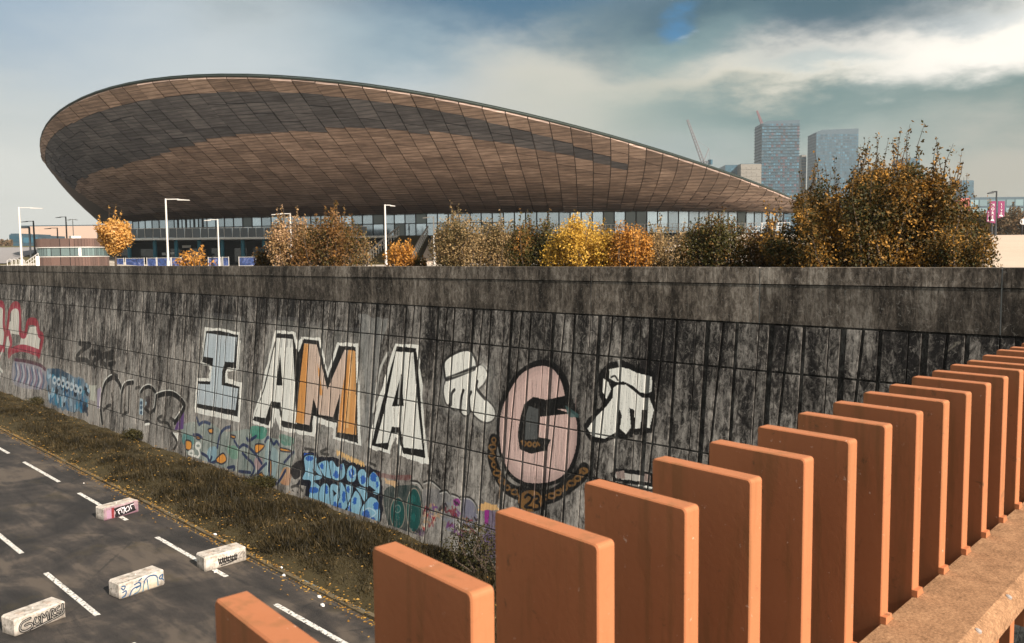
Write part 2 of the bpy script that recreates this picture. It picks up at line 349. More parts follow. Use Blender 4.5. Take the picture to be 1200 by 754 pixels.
LI(Gc, [(208, 652), (222, 640), (238, 652), (232, 672), (208, 694), (238, 698)], .065, BLK)
LI(Gc, [(244, 652), (264, 648), (268, 664), (252, 674), (270, 682), (268, 704), (246, 706)], .065, BLK); pass
for a in (205, 228, 252): LI(Gc, ell(a, 415+(a-205)*.1, 8, 9, 14), .06, CH, 1, False)
LI(Gc, [(192, 405), (200, 405)], .06, CH); LI(Gc, [(265, 410), (272, 422)], .06, CH)

# blue piece
Bc = crop(340, 520, 6.86)
PO(Bc, densify([(98, 66), (205, 72), (235, 110), (330, 105), (430, 140), (540, 155), (620, 182), (720, 225), (742, 300), (748, 420), (742, 600), (700, 690), (620, 680), (560, 600), (500, 640), (455, 580), (380, 570), (350, 560), (260, 525), (115, 500), (125, 340), (50, 330), (95, 250)], 5, 4), (.03, .05, .12))
PO(Bc, [(60, 140), (110, 150), (100, 240), (40, 290), (5, 240), (10, 190)], (.08, .06, .09), .95, True)
PO(Bc, densify([(130, 480), (400, 560), (560, 640), (700, 690), (650, 740), (500, 640), (340, 600), (180, 540)], 4, 8), (.05, .15, .24), .6)
LB = (.56, .76, .86); DB = (.10, .34, .72)
PO(Bc, [(112, 75), (200, 82), (200, 110), (112, 105)], DB)
blobs = [[(118, 108), (200, 100), (215, 160), (255, 240), (245, 285), (190, 300), (232, 340), (265, 400), (235, 465), (150, 490), (160, 380), (165, 300), (100, 285), (122, 220)],
         [(228, 160), (300, 138), (320, 210), (330, 280), (275, 260), (240, 200)], [(318, 150), (345, 140), (380, 190), (425, 158), (442, 240), (410, 290), (345, 285), (325, 210)],
         [(455, 240), (470, 190), (500, 178), (530, 210), (525, 290), (490, 310), (460, 290)], [(545, 240), (575, 205), (605, 225), (640, 330), (610, 350), (560, 320)], [(640, 260), (670, 228), (710, 270), (722, 380), (690, 410), (640, 370), (632, 310)],
         [(245, 350), (290, 320), (322, 380), (325, 470), (290, 515), (250, 490), (232, 430)], [(325, 340), (370, 330), (400, 380), (380, 540), (340, 545), (325, 470)], [(395, 310), (425, 330), (470, 440), (450, 520), (400, 555), (385, 480), (402, 420)],
         [(450, 330), (500, 340), (495, 420), (470, 500), (455, 400)], [(500, 430), (530, 380), (570, 450), (565, 560), (510, 590), (465, 560), (470, 490)], [(530, 350), (600, 360), (620, 420), (600, 470), (560, 400)],
         [(600, 480), (650, 430), (700, 460), (722, 540), (712, 640), (660, 680), (600, 650), (565, 590), (570, 530)]]
for i, P in enumerate(blobs):
    LI(Bc, P, .07, (.03, .05, .12), 1, True, True); PO(Bc, P, LB, 1, True)
for cx, cy, rx, ry in [(155, 120, 30, 22), (255, 180, 14, 24), (370, 250, 22, 30), (405, 190, 14, 30), (495, 240, 22, 40), (585, 290, 22, 38), (670, 270, 26, 38), (190, 375, 40, 26), (290, 370, 14, 36), (360, 500, 16, 36), (400, 510, 14, 30), (430, 430, 16, 50), (480, 530, 12, 30), (520, 460, 16, 30), (610, 570, 32, 44), (690, 500, 24, 34), (650, 610, 34, 26), (160, 460, 12, 18), (465, 370, 14, 26), (700, 330, 10, 30)]:
    PO(Bc, densify(ell(cx, cy, rx, ry, 12), 2, 3), DB, .85)
for P in ([(480, 200), (500, 260), (530, 250)], [(590, 540), (640, 520), (690, 560), (640, 600), (600, 640)], [(240, 200), (250, 250)], [(150, 200), (150, 260)]): LI(Bc, P, .035, (.80, .90, .95), .8)
PO(Bc, [(180, 200), (230, 250), (190, 262)], (.03, .05, .12)); PO(Bc, [(340, 370), (375, 400), (352, 425)], (.03, .05, .12)); PO(Bc, [(640, 340), (690, 380), (630, 395), (600, 360)], (.03, .05, .12))
for i in range(6):                                   # small cream scribble above
    xx = 378+i*38; yy = 75+i*17; LI(Bc, [(xx, yy-14), (xx+4, yy+16), (xx+16, yy-6), (xx+26, yy+18)], .065, (.93, .76, .50))
for P in ([(120, 40), (200, 55)], [(245, 65), (300, 40)], [(250, 80), (310, 90)], [(640, 155), (690, 180)], [(10, 350), (60, 340), (100, 380)], [(60, 400), (90, 440), (60, 460)], [(20, 380), (50, 430)]): LI(Bc, P, .07, BLK, .8)
# dark green ovals and purple scribbles
Tc = crop(440, 550, 5.8)
PO(Tc, [(60, 150), (180, 110), (300, 130), (320, 300), (280, 440), (180, 440), (90, 380)], (.06, .20, .20), .8, True)
for cx, cy, rx, ry in ((150, 300, 50, 108), (262, 280, 52, 150)):
    PO(Tc, ell(cx, cy, rx, ry), (.02, .30, .29)); LI(Tc, ell(cx, cy, rx, ry), .04, (.62, .55, .50), .9, False)
for cx, cy in ((155, 270), (150, 320), (260, 330), (255, 200)): PO(Tc, densify(ell(cx, cy, 16, 30, 8), 2, 4), (.10, .42, .40), .7)
LI(Tc, ell(150, 270, 20, 26), .03, (.6, .62, .6), .8, False)
PO(Tc, [(330, 140), (440, 140), (560, 200), (690, 230), (690, 400), (560, 380), (450, 330), (330, 240)], (.50, .50, .52), .5, True)
PO(Tc, [(600, 200), (660, 210), (690, 300), (670, 400), (610, 380), (580, 300)], (.48, .48, .58), .7, True); PO(Tc, [(700, 470), (760, 440), (820, 470), (800, 580), (740, 590), (700, 520)], (.50, .42, .60), .75, True)
PO(Tc, [(740, 275), (800, 280), (822, 300), (820, 620), (745, 590)], (.45, .38, .52), .7); PO(Tc, [(742, 275), (775, 280), (765, 380), (742, 370)], (.62, .10, .55), .9)
PO(Tc, [(530, 210), (570, 200), (575, 240), (540, 250)], (.55, .12, .50), .9, True); PO(Tc, densify([(700, 240), (760, 225), (830, 245), (835, 275), (740, 280), (705, 290)], 4, 5), (.90, .72, .48), .95)
PO(Tc, densify([(60, 60), (150, 90), (140, 125), (70, 95)], 4, 4), (.90, .75, .55), .8); PO(Tc, [(10, 20), (120, 40), (240, 40), (230, 75), (130, 70), (20, 50)], (.50, .22, .22), .5, True)
MR = (.38, .08, .14)
for i in range(46):
    xx = rng.uniform(330, 690); yy = 200+ (xx-330)*.30+rng.uniform(-50, 170)
    cc = [MR, (.55, .20, .25), (.45, .25, .50), (.72, .60, .48), (.15, .10, .15), (.55, .56, .60)][i % 6]
    LI(Tc, [(xx, yy), (xx+rng.uniform(-12, 14), yy+rng.uniform(14, 34)), (xx+rng.uniform(10, 26), yy+rng.uniform(-6, 20)), (xx+rng.uniform(16, 40), yy+rng.uniform(16, 44))], .055, cc, .85)
for P in ([(330, 90), (380, 80), (440, 130)], [(440, 155), (480, 145), (500, 165)], [(520, 170), (560, 185), (580, 210)], [(580, 190), (640, 195), (680, 240), (690, 300)], [(240, 80), (290, 90), (320, 130)], [(560, 350), (590, 390), (640, 400)], [(700, 470), (740, 560), (760, 590)]):
    LI(Tc, P, .07, BLK, .9); LI(Tc, [(a, b+9) for a, b in P], .04, WHT, .6)
for cx, cy in ((350, 310), (395, 330), (330, 400)): PO(Tc, [(cx-14, cy-14), (cx, cy-5), (cx+14, cy-14), (cx, cy+28)], (.62, .10, .14), .9); LI(Tc, [(cx-18, cy-18), (cx, cy-6), (cx+18, cy-18), (cx, cy+36), (cx-18, cy-18)], .035, (.8, .7, .6), .8, False)
for i in range(26):
    xx = rng.uniform(90, 330); yy = rng.uniform(395, 470); LI(Tc, [(xx, yy), (xx+16, yy+18), (xx+30, yy-4)], .04, [(.55, .52, .5), (.2, .2, .2), (.35, .25, .4)][i % 3], .8)

# arches at the left, tag, cyan piece, red and white piece
Ac = crop(110, 430, 7.54)
def dual(C, P, wd=.11):
    LI(C, [(a-3, b-7) for a, b in P], wd*1.1, WHT, .85); LI(C, P, wd, BLK, .95)
PO(Ac, [(30, 200), (60, 180), (65, 360), (30, 370)], (.62, .58, .70), .7); PO(Ac, [(740, 480), (800, 350), (790, 550), (710, 560)], (.36, .20, .50), .85); PO(Ac, [(700, 580), (745, 590), (740, 690), (705, 620)], WHT, .9)
PO(Ac, [(780, 350), (795, 360), (760, 460), (745, 470)], (.85, .85, .9), .8)
dual(Ac, [(75, 500), (62, 380), (70, 260), (95, 160), (135, 110), (180, 95), (220, 140), (250, 210)], .10); dual(Ac, [(248, 230), (262, 180), (290, 150), (345, 140)], .09); dual(Ac, [(415, 225), (445, 190), (490, 178), (530, 205), (550, 260), (545, 330), (535, 390)], .08)
dual(Ac, [(555, 262), (620, 240), (690, 240), (750, 275), (800, 345), (760, 430), (715, 495)], .11)
for P in ([(158, 240), (165, 300), (165, 400)], [(85, 385), (120, 350), (145, 340)], [(250, 430), (290, 405)], [(245, 260), (240, 400)], [(310, 180), (305, 400)], [(600, 435), (565, 460), (590, 490)], [(600, 490), (650, 500), (680, 550)], [(680, 455), (715, 480)], [(690, 590), (735, 670), (700, 740)], [(370, 190), (400, 180)], [(450, 370), (480, 395), (500, 410), (530, 380)]):
    LI(Ac, P, .07, BLK, .85)
PO(Ac, ell(470, 490, 26, 24), (.12, .12, .12), .9); LI(Ac, [(455, 510), (490, 505)], .05, WHT)
PO(Ac, [(408, 280), (435, 285), (430, 430), (400, 420)], (.72, .80, .84), .9); PO(Ac, [(452, 290), (485, 295), (480, 350), (455, 345)], (.70, .80, .85), .8)
for yy in (320, 360, 405): LI(Ac, ell(418, yy, 7, 9, 10), .04, (.2, .3, .4), .9, False)
for i in range(14): LI(Ac, [(455+rng.uniform(0, 60), 250+rng.uniform(0, 90)), (470+rng.uniform(0, 50), 270+rng.uniform(0, 90)), (455+rng.uniform(0, 60), 300+rng.uniform(0, 90))], .035, (.25, .22, .22), .7)
Zc = crop(0, 310, 3.427)
for P in ([(318, 318), (362, 322), (330, 345), (305, 378), (345, 385), (362, 400)], [(322, 308), (328, 325)], [(372, 345), (360, 370), (380, 412)], [(380, 350), (395, 375), (378, 385)], [(365, 360), (400, 352)], [(400, 335), (405, 400)], [(402, 370), (435, 358), (408, 385), (430, 410)], [(455, 350), (430, 365), (435, 400), (460, 395)], [(432, 378), (458, 372)], [(440, 400), (455, 440), (470, 450)]):
    LI(Zc, P, .10, BLK, .85)
Lc = crop(0, 340, 4.717)
RD = (.62, .13, .22)
wpoly = [[(-60, 60), (0, 72), (18, 90), (22, 320), (-60, 300)], [(62, 110), (85, 88), (110, 100), (112, 250), (60, 240)], [(50, 180), (62, 170), (60, 320), (30, 320)], [(118, 240), (150, 250), (165, 205), (205, 200), (225, 260), (210, 355), (60, 330), (110, 300)]]
for P in wpoly: PO(Lc, P, (.85, .84, .80), .92)
for P in ([(0, 75), (20, 95), (22, 200), (30, 230), (20, 320)], [(40, 240), (50, 130), (75, 85), (105, 95), (112, 160), (112, 235), (140, 245), (155, 180), (200, 180), (215, 240), (235, 265), (215, 360)], [(50, 360), (70, 335), (130, 322), (215, 350)], [(50, 240), (62, 300), (50, 340)], [(-30, 320), (20, 325)]):
    LI(Lc, P, .17, RD, .8)
for i in range(10): LI(Lc, [(rng.uniform(-40, 20), rng.uniform(330, 480)), (rng.uniform(-40, 20), rng.uniform(330, 480))], .08, [RD, WHT][i % 2], .6)
PO(Lc, [(80, 380), (150, 400), (250, 430), (255, 540), (150, 545), (70, 510)], (.62, .62, .68), .6, True)
for i in range(16):
    xx = 85+i*10; yy = 400+i*3; LI(Lc, [(xx, yy+rng.uniform(0, 30)), (xx+8, yy+60), (xx-4, yy+100)], .08, [(.30, .38, .50), (.75, .76, .80), (.50, .40, .50)][i % 3], .8)
LI(Lc, [(80, 385), (150, 395), (220, 415), (250, 440)], .08, (.30, .12, .2), .8)
Cc = crop(40, 410, 8.38)
PO(Cc, densify([(120, 200), (200, 180), (330, 230), (400, 260), (480, 290), (540, 350), (530, 500), (500, 620), (400, 620), (300, 600), (210, 560), (140, 500), (120, 380)], 4, 8), (.22, .46, .60), .6)
for i in range(60):
    xx = rng.uniform(130, 520); yy = 200+(xx-130)*.35+rng.uniform(-10, 270)
    LI(Cc, [(xx, yy), (xx+rng.uniform(-8, 8), yy+rng.uniform(30, 70)), (xx+rng.uniform(0, 25), yy+rng.uniform(10, 60))], .085, [(.04, .13, .22), (.10, .38, .55), (.66, .76, .82), (.03, .09, .15), (.20, .52, .65)][i % 5], .85)
for i in range(7): LI(Cc, ell(200+i*42, 300+i*16, 17, 30, 14), .055, (.85, .88, .9), .8, False)
PO(Cc, densify([(170, 190), (240, 180), (340, 240), (330, 275), (220, 260), (170, 240)], 4, 5), (.04, .22, .32), .8)
PO(Cc, densify([(545, 340), (610, 350), (600, 500), (550, 490)], 4, 6), (.80, .82, .76), .7)
# thin scratches all over
for i in range(60):
    yy = rng.uniform(1, 60); zz = rng.uniform(1.2, 6.4); P = np.array([(yy, zz)])+np.cumsum(rng.normal(0, .09, (5, 2)), 0)
    wp.line([((a-WY0)/RES, b/RES) for a, b in P], 1.4, (.7, .68, .62), .35)
for Cx, Po, cc_ in ((Kc, outer, WHT), (Ic, [(98, 70), (305, 100), (297, 322), (322, 398), (305, 630), (42, 572), (52, 365), (76, 286)], WHT), (Gc, gout, BLK), (Hc, hand, WHT)):
    for wd_ in (.30, .5, .7): LI(Cx, Po, wd_, cc_, .05, False, True)
for i in range(90):
    bx_, by_ = (rng.uniform(235, 500), rng.uniform(470, 545)) if i % 3 else (rng.uniform(585, 760), rng.uniform(480, 600))
    q_ = onwall(bx_, by_); cx_ = int((q_[1]-WY0)/RES); cz_ = int(q_[2]/RES)
    if 4 < cz_ < IH and wp.a[cz_, cx_, 3] > .8:
        wp.line([(cx_, cz_), (cx_+rng.uniform(-1, 1), cz_-rng.uniform(12, 46))], 1.3, tuple(wp.a[cz_, cx_, :3]), .7)
IMG = wp.image('wall_paint')

# ---------------------------------------------------------------- materials
def concrete_mat(name, top=False, paint=True, groove=False):
    m, t = newmat(name); pos = posnode(t); x, y, z = t.sep(pos)
    sv = t.comb(t.math('MULTIPLY', x, .6), t.math('MULTIPLY', y, 1.0), t.math('MULTIPLY', z, .10))
    s1 = t.noise(sv, 3.2, 5, .62); s2 = t.noise(sv, 11.0, 4, .6); big = t.noise(pos, .33, 3, .5)
    fine = t.noise(pos, 26.0, 5, .7); mid = t.noise(pos, 3.4, 6, .68, .6)
    mid2 = t.noise(t.comb(x, y, t.math('MULTIPLY', z, .55)), 8.5, 8, .78, .9); blot = t.noise(t.comb(x, y, t.math('MULTIPLY', z, .4)), 1.6, 5, .7, .4)
    ctr = lambda v_, k_: t.math('MULTIPLY', t.math('SUBTRACT', v_, .5), k_)
    v = t.math('ADD', t.math('ADD', ctr(s1, .42), ctr(s2, .20)), t.math('ADD', t.math('ADD', ctr(big, .35), ctr(blot, .75)), t.math('ADD', ctr(mid2, .95), .612)))
    # rain staining is heavier under the coping and fades towards the ground
    hz = t.n('ShaderNodeMapRange', i={0: z, 1: .6, 2: 6.6, 3: .13, 4: -.045}).outputs[0]
    far = t.n('ShaderNodeMapRange', i={0: y, 1: 4., 2: 16., 3: -.035, 4: .015}).outputs[0]
    v = t.math('ADD', v, t.math('ADD', hz, far)) if not top else t.math('ADD', v, -.05)
    if top: cc = t.ramp(v, [(.40, (.022, .018, .014)), (.53, (.068, .056, .045)), (.65, (.15, .127, .104)), (.78, (.28, .25, .215))])
    else: cc = t.ramp(v, [(.48, (.008, .007, .007)), (.565, (.045, .041, .037)), (.65, (.145, .134, .122)), (.75, (.28, .262, .238)), (.90, (.46, .43, .39))])
    rnd = t.n('ShaderNodeObjectInfo').outputs['Random']; isl = t.n('ShaderNodeNewGeometry').outputs['Random Per Island']
    cc = t.mix(1.0, cc, t.ramp(t.math('FRACT', t.math('ADD', rnd, isl)), [(0, .78), (1, 1.22)]), 'MULTIPLY')
    speck = t.ramp(t.n('ShaderNodeTexVoronoi', i={'Vector': pos, 'Scale': 5.0}).outputs['Distance'], [(.02, 1.0), (.05, 0.0)])
    cc = t.mix(t.math('MULTIPLY', speck, .5), cc, (.02, .02, .02))
    lich = t.ramp(t.noise(pos, 9.0, 6, .75, 1.5), [(.57, 0.0), (.63, 1.0)])
    cc = t.mix(t.math('MULTIPLY', lich, .38), cc, (.34, .32, .29))
    if groove: cc = t.mix(.66, cc, (.010, .008, .006))
    if paint:
        uv = t.comb(t.math('DIVIDE', t.math('SUBTRACT', y, WY0), IW*RES), t.math('DIVIDE', z, IH*RES), 0.0)
        im = t.n('ShaderNodeTexImage', i={'Vector': uv}); im.image = IMG; im.extension = 'CLIP'
        wear = t.ramp(t.math('ADD', t.math('MULTIPLY', s2, .5), t.math('MULTIPLY', fine, .5)), [(.33, .22), (.45, .97)])
        al = t.math('MULTIPLY', im.outputs['Alpha'], wear)
        pc = t.mix(1.0, im.outputs['Color'], t.ramp(s2, [(.25, .84), (.60, 1.0)]), 'MULTIPLY')
        if groove: al = t.math('MULTIPLY', al, .25)
        cc = t.mix(al, cc, pc)
    bh = t.math('ADD', t.math('MULTIPLY', fine, .6), s2)
    principled(t, cc, .88, 0, bh, .5, .02, .3); return m
M = {}
M['board'] = concrete_mat('board_concrete'); M['coping'] = concrete_mat('coping_concrete', True, False); M['groove'] = concrete_mat('groove_concrete', False, True, True)
M['joint'] = plain('joint_sealant', (.40, .42, .42), .7)

def terracotta():
    m, t = newmat('terracotta_paint'); pos = posnode(t)
    a = t.noise(pos, 5.0, 6, .65); b = t.noise(pos, 60.0, 4, .7); x, y, z = t.sep(pos)
    drip = t.noise(t.comb(t.math('MULTIPLY', x, 30.), t.math('MULTIPLY', y, 22.), t.math('MULTIPLY', z, 2.2)), 1.0, 4, .6)
    cc = t.mix(a, (.36, .128, .050), (.425, .158, .066))
    cc = t.mix(t.ramp(drip, [(.52, 0.0), (.66, .5)]), cc, (.20, .10, .035))
    cc = t.mix(t.ramp(t.noise(pos, 14.0, 6, .8, .8), [(.60, 0.0), (.68, .75)]), cc, (.12, .075, .035))
    cc = t.mix(t.ramp(t.noise(pos, 33.0, 5, .8), [(.665, 0.0), (.69, .75)]), cc, (.80, .62, .50))
    cc = t.mix(t.math('MULTIPLY', b, .25), cc, (.50, .20, .10))
    bm = t.n('ShaderNodeBevel', i={'Radius': .006}) if False else None
    principled(t, cc, .70, 0, t.math('ADD', b, a), .18, .002, .35); return m
M['terra'] = terracotta()
def ledge_mat():
    m, t = newmat('worn_ledge_paint'); pos = posnode(t); b = t.noise(pos, 95.0, 6, .8, .3); a = t.noise(pos, 14.0, 5, .7)
    cc = t.ramp(t.math('ADD', t.math('MULTIPLY', b, .75), t.math('MULTIPLY', a, .3)), [(.38, (.10, .05, .022)), (.50, (.25, .135, .068)), (.62, (.40, .23, .12)), (.75, (.56, .34, .20))])
    principled(t, cc, .85, 0, b, .5, .003, .3); return m
M['ledge'] = ledge_mat(); M['bolt'] = plain('bolt_steel', (.55, .50, .47), .4, .5)

def asphalt():
    m, t = newmat('asphalt'); pos = posnode(t); x, y, z = t.sep(pos)
    a = t.noise(pos, .35, 5, .6, .8); b = t.noise(pos, 45.0, 4, .8); d = t.noise(t.comb(x, t.math('MULTIPLY', y, .25), 0.0), 1.8, 5, .65, .5)
    cc = t.ramp(t.math('ADD', t.math('MULTIPLY', a, .65), t.math('MULTIPLY', d, .45)), [(.40, (.008, .007, .007)), (.48, (.017, .015, .014)), (.56, (.036, .030, .026)), (.64, (.088, .070, .054))])
    cc = t.mix(t.ramp(t.noise(pos, .6, 6, .7), [(.56, 0.0), (.68, .45)]), cc, (.048, .036, .012))
    cc = t.mix(t.ramp(b, [(.50, 0.0), (.68, .8)]), cc, (.085, .078, .070))
    # tyre arcs
    dv = t.vm('SUBTRACT', pos, (7.2, 29.0, 0.0)).outputs[0]; ln = t.vm('LENGTH', dv, (0, 0, 0)).outputs['Value']
    arc = t.ramp(t.math('ABSOLUTE', t.math('SUBTRACT', t.math('ADD', ln, t.math('MULTIPLY', a, .8)), 2.7)), [(.0, .6), (.28, 0.0)])
    cc = t.mix(arc, cc, (.014, .013, .013))
    cr = t.n('ShaderNodeTexVoronoi', feature='DISTANCE_TO_EDGE', i={'Vector': t.vm('ADD', pos, (0, 0, 0)).outputs[0], 'Scale': .35}).outputs['Distance']
    cc = t.mix(t.ramp(t.math('ADD', cr, t.math('MULTIPLY', t.math('SUBTRACT', d, .5), .08)), [(.0, .5), (.012, 0.0)]), cc, (.012, .012, .012))
    principled(t, cc, .82, 0, b, .45, .01, .4); return m
M['asphalt'] = asphalt()
def worn_line(name, c, amt):
    m, t = newmat(name); pos = posnode(t); b = t.noise(pos, 12.0, 6, .75); cc = t.mix(t.ramp(b, [(amt, 1.0), (amt+.12, 0.0)]), c, (.05, .048, .045)); principled(t, cc, .75); return m
M['white_line'] = worn_line('white_road_paint', (.70, .68, .63), .40); M['yellow_line'] = worn_line('worn_yellow_paint', (.36, .20, .035), .54)
M['kerb'] = plain('kerb_concrete', (.11, .085, .045), .9, 0, .6, 4.)
def soil(name, c1, c2, sc=1.5):
    m, t = newmat(name); pos = posnode(t); a = t.noise(pos, sc, 6, .7); cc = t.mix(a, c1, c2); principled(t, cc, .95, 0, a, .5, .05, .2); return m
M['soil'] = soil('verge_soil', (.022, .018, .008), (.075, .058, .025)); M['field'] = soil('rough_grassland', (.06, .052, .02), (.15, .125, .055), .4)
M['plaza'] = soil('resin_gravel', (.46, .36, .27), (.58, .47, .37), .3); M['path'] = soil('path_tarmac', (.22, .21, .21), (.30, .285, .28), .6)
M['sand'] = soil('far_ground', (.12, .11, .06), (.2, .17, .1), .05)
def leafmat(name, pal, trans=.35):
    m, t = newmat(name); gn = t.n('ShaderNodeNewGeometry'); pos = gn.outputs['Position']
    cl_ = t.noise(pos, 1.3, 3, .6); f = t.math('ADD', t.math('MULTIPLY', gn.outputs['Random Per Island'], .55), t.math('MULTIPLY', t.math('SUBTRACT', cl_, .5), 1.5)); f = t.math('ADD', f, .22)
    cc = t.ramp(f, [(i/(len(pal)-1), c_) for i, c_ in enumerate(pal)])
    d = t.n('ShaderNodeBsdfPrincipled', i={'Base Color': cc, 'Roughness': .6, 'Specular IOR Level': .25}); tr = t.n('ShaderNodeBsdfTranslucent', i={'Color': cc})
    mx = t.n('ShaderNodeMixShader', i={0: trans, 1: d.outputs[0], 2: tr.outputs[0]}); t.nt.links.new(mx.outputs[0], t.n('ShaderNodeOutputMaterial').inputs[0]); return m
DG = (.022, .024, .008); OL = (.085, .068, .016); BR = (.17, .085, .025); OR = (.50, .23, .045); YE = (.66, .40, .07); TN = (.42, .28, .13); PK = (.56, .36, .21); GN = (.055, .055, .014)
M['lf_orange'] = leafmat('orange_leaves', [BR, OR, (.60, .30, .06), (.66, .38, .12)]); M['lf_yellow'] = leafmat('yellow_leaves', [OL, (.22, .13, .02), YE, (.62, .40, .06), (.60, .38, .12)])
M['lf_dark'] = leafmat('dark_leaves', [DG, GN, OL, BR, OR], .25); M['lf_tan'] = leafmat('tan_leaves', [OL, (.12, .095, .04), TN, (.34, .25, .13)]); M['lf_pink'] = leafmat('buff_leaves', [OL, BR, TN, PK, PK])
M['lf_mixed'] = leafmat('mixed_autumn_leaves', [DG, GN, (.055, .042, .012), (.12, .07, .018), (.26, .14, .03), (.50, .25, .04), (.62, .34, .08)], .3); M['lf_brown'] = leafmat('brown_leaves', [DG, OL, BR, (.22, .12, .05), OR])
M['lf_far'] = leafmat('far_wood_leaves', [(.05, .05, .03), (.10, .075, .04), (.20, .12, .06), (.16, .13, .08)], .2)
M['bark'] = plain('bark', (.07, .05, .035), .9, 0, .5, 12.)
M['blade'] = leafmat('grass_blades', [(.008, .007, .003), (.016, .012, .004), (.026, .020, .007), (.050, .036, .014), (.13, .095, .045)], .15)

# ---------------------------------------------------------------- ground, road, verge
def sheet(name, P, m, z=None, label=None):
    V = [(p[0], p[1], p[2] if len(p) > 2 else z) for p in P]; o = link(name, MB().add(V, [tuple(range(len(V)))]).mesh(name), None, m); o['kind'] = 'structure'; return o
sheet('ground', [(-900, -900), (-8.9, -900), (-8.9, 900), (-900, 900)], M['sand'], -.012)
kx = lambda y: 10.52+.0195*y
ys = np.linspace(-160, 400, 23)
MB().add([p for y in ys for p in ((-9, y, 0), (kx(y), y, 0))], [(2*i, 2*i+1, 2*i+3, 2*i+2) for i in range(22)]).build('road', M['asphalt'], None, kind='structure')
# verge: a low grassy bank up to the wall foot
nx, ny = 14, 440; V = []; 
def vz(x, y):
    t = np.clip((x-kx(y)-.15)/(15.5-kx(y)-.15), 0, 1); return .06-.24*t**1.5+.14*np.sin(pi*t)+.04*np.sin(y*1.7+x*2)*t+.03*np.sin(y*4.1-x*3)*t
for j in range(ny+1):
    y = -60+j*.5
    for i in range(nx+1):
        x = kx(y)+.13+(15.6-kx(y)-.13)*i/nx; V.append((x, y, vz(x, y)))
q = [(j*(nx+1)+i, j*(nx+1)+i+1, (j+1)*(nx+1)+i+1, (j+1)*(nx+1)+i) for j in range(ny) for i in range(nx)]
link('verge', npmesh('verge', V, q, True), None, M['soil'])['kind'] = 'structure'
def blades(n, yr, hr, wr, xf=(0, 1), lean=.35):
    y = yr[0]+(yr[1]-yr[0])*rng.random(n)**1.25; u = xf[0]+(xf[1]-xf[0])*rng.random(n)
    x = kx(y)+.06+(15.5-kx(y))*u; z = vz(x, y)-.02
    clump = np.full(n, .35)
    for _ in range(90):
        cy_ = rng.uniform(*yr) if _ > 40 else rng.uniform(9, 32); cx_ = kx(cy_)+rng.uniform(.2, 4.4); clump += rng.uniform(.5, 1.5)*np.exp(-((x-cx_)**2+(y-cy_)**2)/rng.uniform(.05, .5))
    clump = np.minimum(clump+.35*np.clip(np.sin(x*2.1+np.sin(y*1.3)*2)*np.sin(y*1.9+np.cos(x*1.7)*2), -.3, 1), 1.6)
    h = rng.uniform(*hr, n)*clump*np.clip(.45+2.2*u, 0, 1)*np.clip(2.3-2.1*u, .35, 1); a = rng.uniform(0, 2*pi, n); w_ = rng.uniform(*wr, n); ln = rng.uniform(0, lean, n)*h; b = rng.uniform(0, 2*pi, n)
    B1 = np.stack([x-np.cos(a)*w_, y-np.sin(a)*w_, z], 1); B2 = np.stack([x+np.cos(a)*w_, y+np.sin(a)*w_, z], 1)
    T = np.stack([x+np.cos(b)*ln, y+np.sin(b)*ln, z+h], 1)
    return np.stack([B1, B2, T], 1).reshape(-1, 3)
Vb = np.concatenate([blades(165000, (8, 70), (.06, .24), (.010, .028), (0, 1), .9), blades(22000, (8, 75), (.16, .46), (.007, .016), (.1, 1), .9), blades(9000, (8, 75), (.05, .14), (.01, .02), (-.02, .04), 1.2)])
g_ = link('grass', npmesh('grass', Vb, np.arange(len(Vb)).reshape(-1, 3)), None, M['blade'])
tag(g_, 'rough brown and olive grass on the verge between road and wall', 'grass', kind='stuff')

n_l = 5200; yl = rng.uniform(8, 70, n_l); xl = kx(yl)+np.where(rng.random(n_l) < .6, rng.normal(.02, .10, n_l), rng.uniform(-.6, 4.2, n_l)); zl = np.where(xl > kx(yl)+.14, vz(xl, yl)+.10, np.where(xl > kx(yl), .10, .012))
aa = rng.uniform(0, 2*pi, n_l); sz = rng.uniform(.018, .05, n_l); dxl, dyl = np.cos(aa)*sz, np.sin(aa)*sz; tl = rng.uniform(-.3, .5, n_l)*sz
Vl = np.stack([np.stack([xl-dxl, yl-dyl, zl], 1), np.stack([xl+dyl*.6, yl-dxl*.6, zl+tl], 1), np.stack([xl+dxl, yl+dyl, zl+.006], 1), np.stack([xl-dyl*.6, yl+dxl*.6, zl-tl*.2+.004], 1)], 1).reshape(-1, 3)
M['fallen'] = leafmat('fallen_leaves', [(.10, .05, .015), (.30, .15, .03), (.45, .26, .05), (.30, .20, .09)], .1)
tag(link('fallen_leaves', npmesh('fallen_leaves', Vl, np.arange(len(Vl)).reshape(-1, 4)), None, M['fallen']), 'yellow and brown fallen leaves strewn along kerb and verge', 'leaves', kind='stuff')
# kerb stones and road paint
kb = MB(); kb.box((0, 0, -.05), (.12, .90, .085)); kme = kb.mesh('kerb_stone'); kme.materials.append(M['kerb'])
kerb = empty('kerb', (kx(20), 20, 0), 'worn low kerb running along the foot of the grass verge', 'kerb')
for i in range(78):
    y = -4+i*.915; o = link('kerb_stone', kme, kerb); o.location = (kx(y)-kx(20)+rng.normal(0, .006), y-20, -.02+rng.normal(0, .008)); o.rotation_euler = (0, 0, -.0195+rng.normal(0, .006))
def strip(name, xf, y0, y1, wd, m, z=.004):
    n = max(1, int((y1-y0)/2)); yy = np.linspace(y0, y1, n+1)
    return MB().add([p for y in yy for p in ((xf(y)-wd/2, y, z), (xf(y)+wd/2, y, z))], [(2*i, 2*i+1, 2*i+3, 2*i+2) for i in range(n)]).build(name, m, None, kind='structure')
for y1 in (63.6, 57, 50.4, 43.9, 37.35, 30.84, 24.15, 17.3, 10.7): strip('lane_dash', lambda y: 9.48+.0185*y, y1-4.4, y1, .13, M['white_line'])
